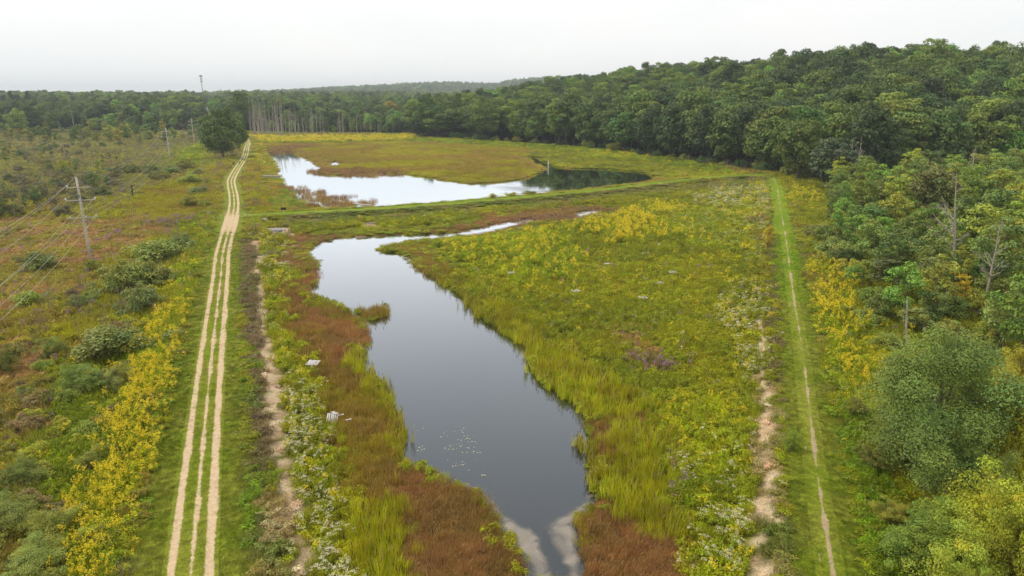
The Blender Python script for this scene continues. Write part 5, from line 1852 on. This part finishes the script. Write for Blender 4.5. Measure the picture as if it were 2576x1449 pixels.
rock(688, 581, (1.5, 1.3, .5), 'flat grey boulder on the sandy patch by the spur', 3)
rock(664, 558, (.8, .7, .35), 'small grey boulder in the weeds below the spur', 5)
rock(712, 578, (.6, .5, .25), 'little pale stone beside the flat boulder', 8)
p = at(930, 565, .4)
tag(MB().tube([(p[0] - 1.1, p[1] - .2, hz(p[0], p[1]) + .3), (p[0], p[1], hz(p[0], p[1]) + .42), (p[0] + 1.0, p[1] + .2, hz(p[0], p[1]) + .5), (p[0] + 1.4, p[1] + .3, hz(p[0], p[1]) + .35)], [.12, .16, .12, .05], 7).build('driftwood_log', M_DEADWOOD),
    'bleached driftwood log on the sandy shelf above the pond', 'log')
p = at(1379, 421, 0)
tag(MB().tube([(p[0], p[1], -.5), (p[0], p[1], 2.6)], .13, 8).build('gauge_post', M_PVC), 'white post standing in the east arm of the far pond', 'post')
p = at(905, 519, .2)
tag(MB().tube([(p[0] - 1.6, p[1], .95), (p[0] + 1.4, p[1] + .2, .55), (p[0] + 2.4, p[1] + 1.2, .45)], .1, 7).build('white_pipe', M_PVC), 'white pipe lying on the bank of the far pond', 'pipe')
p = at(335, 500, .3)
rr_ = np.random.default_rng(4)
g = empty('ivy_stump', (p[0], p[1], hz(p[0], p[1])))
MB().tube([(0, 0, -.3), (.05, 0, 1.5), (0, .05, 3.2)], [.25, .2, .12], 6).build('trunk', M_BARK, g)
V, Fq, C, _ = crown_arrays(rr_, 3.6, .55, .2, 14, 60, .14)
k = link(bpy.data.objects.new('foliage', mesh_np('ivy_foliage', V, Fq, [M_LEAF], C)), g)
k.color = (*hue(44, 56, 36), 1)
tag(g, 'narrow dark ivy-clad stump beside the utility pole', 'stump')

# ------------------------------------------------------------------ cell tower, house, far poles
d_ = 1150.0
x_ = (516 - 1288) / FPX * (d_ * CP + 8)
zb = hz(x_, d_)
g = empty('cell_tower', (x_, d_, zb - .2))
MB().tube([(0, 0, 0), (0, 0, 56 - zb + 1)], [.7, .42], 12).build('mast', M_GALV, g, True)
for zz, n, r_ in ((55 - zb, 6, 2.0), (51 - zb, 3, 1.5), (47 - zb, 3, 1.9)):
    for i in range(n):
        a = 2 * math.pi * i / n + .3
        MB().tube([(0, 0, zz), (r_ * math.cos(a), r_ * math.sin(a), zz)], .14, 4).build('antenna_arm', M_GALV, g)
        MB().box((r_ * math.cos(a), r_ * math.sin(a), zz), (.6, .6, 2.4), a).build('antenna_panel', M_GALV, g)
tag(g, 'grey cell tower with antenna arrays above the far trees', 'cell tower')

d_ = 640.0
x_ = (527 - 1288) / FPX * (d_ * CP + 5)
g = empty('house', (x_, d_, 7.6), .25)
MB().box((0, 0, 2.6), (9, 8, 5.8)).build('wall', M_WHITEWALL, g)
rf = MB()
rf.v = [(-5, -4.6, 5.4), (5, -4.6, 5.4), (5, 4.6, 5.4), (-5, 4.6, 5.4), (-5, 0, 8.6), (5, 0, 8.6)]
rf.f = [[0, 1, 5, 4], [2, 3, 4, 5], [0, 4, 3], [1, 2, 5], [3, 2, 1, 0]]
rf.build('roof', M_ROOFGREY, g)
for x in (-3, -.5, 2.4):
    w = MB().box((x, -4.02, 3.6), (1.0, .08, 1.4)).build('window', M_WINDOW, g)
MB().box((1.0, -4.02, 1.1), (1.1, .08, 2.1)).build('door', M_ROOFGREY, g)
tag(g, 'pale house showing through the gap in the far trees', 'house')
for n, (u, d_, top) in enumerate(((560, 900, 28.0), (563.5, 930, 25.5), (555, 880, 24.5))):
    x_ = (u - 1288) / FPX * (d_ * CP + 5)
    g = empty('utility_pole', (x_, d_, hz(x_, d_) - .3))
    MB().tube([(0, 0, 0), (0, 0, top)], [.3, .2], 6).build('pole', M_POLEWOOD, g)
    MB().box((0, 0, top - 1.0), (3.2, .2, .2)).build('crossarm', M_POLEWOOD, g)
    tag(g, f'hazy far pole in the tree gap, {nth(n + 1)} of three', 'utility pole', 'far poles in the tree gap')


# ------------------------------------------------------------------ walkers and dog
def body(name, verts, edges, radii, mat, parent=None, sub=1):
    me = bpy.data.meshes.new(name)
    me.from_pydata(verts, edges, [])
    o = link(bpy.data.objects.new(name, me), parent)
    sk = o.modifiers.new('skin', 'SKIN')
    sk.use_smooth_shade = True
    for d, r in zip(me.skin_vertices[0].data, radii):
        d.radius = (r, r) if not hasattr(r, '__len__') else r
    me.skin_vertices[0].data[0].use_root = True
    s = o.modifiers.new('sub', 'SUBSURF')
    s.levels = s.render_levels = sub
    me.materials.append(mat)
    return o


def clothes(name, bands):
    """clothing colours by height on the body: (up to z, colour)"""
    m, t, out = newmat(name)
    tcn = N(t, 'ShaderNodeTexCoord')
    sp = N(t, 'ShaderNodeSeparateXYZ')
    t.links.new(tcn.outputs['Object'], sp.inputs[0])
    mr = N(t, 'ShaderNodeMapRange')
    mr.inputs['From Max'].default_value = 2.0
    t.links.new(sp.outputs['Z'], mr.inputs['Value'])
    r = N(t, 'ShaderNodeValToRGB')
    r.color_ramp.interpolation = 'CONSTANT'
    els = r.color_ramp.elements
    els[0].position = 0
    els[0].color = (*bands[0][1], 1)
    els[1].position = bands[0][0] / 2
    els[1].color = (*bands[1][1], 1)
    for i in range(2, len(bands)):
        e = els.new(bands[i - 1][0] / 2)
        e.color = (*bands[i][1], 1)
    t.links.new(mr.outputs[0], r.inputs['Fac'])
    bs = N(t, 'ShaderNodeBsdfPrincipled')
    bs.inputs['Roughness'].default_value = .8
    t.links.new(r.outputs[0], bs.inputs['Base Color'])
    t.links.new(bs.outputs[0], out.inputs['Surface'])
    return m


def person(u, v, rz, label, mat, hair, h=1.72):
    p = at(u, v, 1.2)
    s = h / 1.72
    vs = [(0, 0, .95), (0, .01, 1.15), (0, 0, 1.38), (0, 0, 1.5), (0, -.02, 1.60), (0, -.02, 1.68),
          (.17, 0, 1.40), (.24, -.03, 1.14), (.20, -.22, .98), (.19, -.28, .95), (-.17, 0, 1.40), (-.24, .04, 1.14), (-.23, .05, .90), (-.22, .02, .83),
          (.09, 0, .90), (.10, -.12, .50), (.10, -.10, .09), (.10, -.24, .04), (-.09, 0, .90), (-.10, .08, .50), (-.10, .22, .12), (-.10, .12, .04)]
    es = [(0, 1), (1, 2), (2, 3), (3, 4), (4, 5), (2, 6), (6, 7), (7, 8), (8, 9), (2, 10), (10, 11), (11, 12), (12, 13), (0, 14), (14, 15), (15, 16), (16, 17), (0, 18), (18, 19), (19, 20), (20, 21)]
    ra = [(.16, .11), (.15, .11), (.17, .11), .06, .10, .09, .07, .05, .04, .045, .07, .05, .04, .045, .09, .065, .045, .045, .09, .065, .045, .045]
    o = body('person', vs, es, ra, mat)
    o.location = (p[0], p[1], hz(p[0], p[1]) + .03)
    o.rotation_euler = (0, 0, rz)
    o.scale = (s, s, s)
    hb = bmesh.new()
    bmesh.ops.create_icosphere(hb, subdivisions=2, radius=.118)
    for q in hb.verts:
        q.co = Vector((q.co.x * .95, q.co.y * 1.05 + .015, max(q.co.z, -.03 if q.co.y < 0 else -.1) + 1.665))
    me = bpy.data.meshes.new('hair')
    hb.to_mesh(me)
    hb.free()
    me.materials.append(hair)
    link(bpy.data.objects.new('hair', me), o)
    for x, y in ((.04, -.115), (-.04, -.115)):
        pass
    nb = MB().box((0, -.125, 1.625), (.03, .04, .045), taper=.5).build('nose', mat, o)
    return tag(o, label, 'person')


SKIN = (.42, .24, .16)
person(614.5, 405, math.radians(10), 'person in a white top and dark trousers walking on the track', clothes('walker_white', [(.1, (.5, .5, .48)), (.92, (.03, .035, .05)), (1.46, (.75, .77, .85)), (9, SKIN)]), M_HAIR)
person(603, 414, math.radians(-5), 'person in tan clothes walking on the edge of the track', clothes('walker_tan', [(.1, (.4, .36, .3)), (.92, (.16, .13, .11)), (1.46, (.36, .26, .20)), (9, SKIN)]), plain('fair_hair', (.42, .32, .2), .7, .2, 20))
p = at(587.5, 415.5, 1.0)
dv = [(0, .3, .52), (0, 0, .54), (0, -.3, .55), (0, -.42, .66), (0, -.56, .72), (0, -.70, .68), (.08, -.28, .42), (.09, -.28, .24), (.09, -.29, .03), (-.08, -.28, .42), (-.09, -.22, .24), (-.09, -.24, .03),
      (.08, .30, .40), (.09, .24, .27), (.09, .36, .18), (.09, .33, .03), (-.08, .30, .40), (-.09, .26, .27), (-.09, .38, .18), (-.09, .36, .03), (0, .44, .60), (0, .62, .70)]
de = [(0, 1), (1, 2), (2, 3), (3, 4), (4, 5), (2, 6), (6, 7), (7, 8), (2, 9), (9, 10), (10, 11), (0, 12), (12, 13), (13, 14), (14, 15), (0, 16), (16, 17), (17, 18), (18, 19), (0, 20), (20, 21)]
dra = [.13, .13, .16, .10, .10, .05, .08, .05, .045, .08, .05, .045, .09, .065, .04, .045, .09, .065, .04, .045, .04, .025]
dg = body('dog', dv, de, dra, M_DOGFUR)
dg.location = (p[0], p[1], hz(p[0], p[1]))
dg.rotation_euler = (0, 0, math.radians(60))
dg.scale = (1.15, 1.15, 1.15)
for x in (-.06, .06):
    MB().box((x, -.54, .83), (.05, .03, .1), taper=.4).build('ear', M_DOGFUR, dg)
tag(dg, 'black dog standing on the grass beside the track', 'dog')

# ------------------------------------------------------------------ haze
mh, th, oh = newmat('haze')
pv = N(th, 'ShaderNodeVolumePrincipled')
pv.inputs['Color'].default_value = (0.88, 0.95, 1.0, 1)
pv.inputs['Density'].default_value = 0.00017
pv.inputs['Anisotropy'].default_value = 0.2
th.links.new(pv.outputs[0], oh.inputs['Volume'])
HZT = 130.0
hb = MB().box((0, 3500, (HZT - 4) / 2), (13500, 8600, HZT + 4)).build('haze', mh)
tag(hb, 'thin pale haze over the whole valley', kind='stuff')
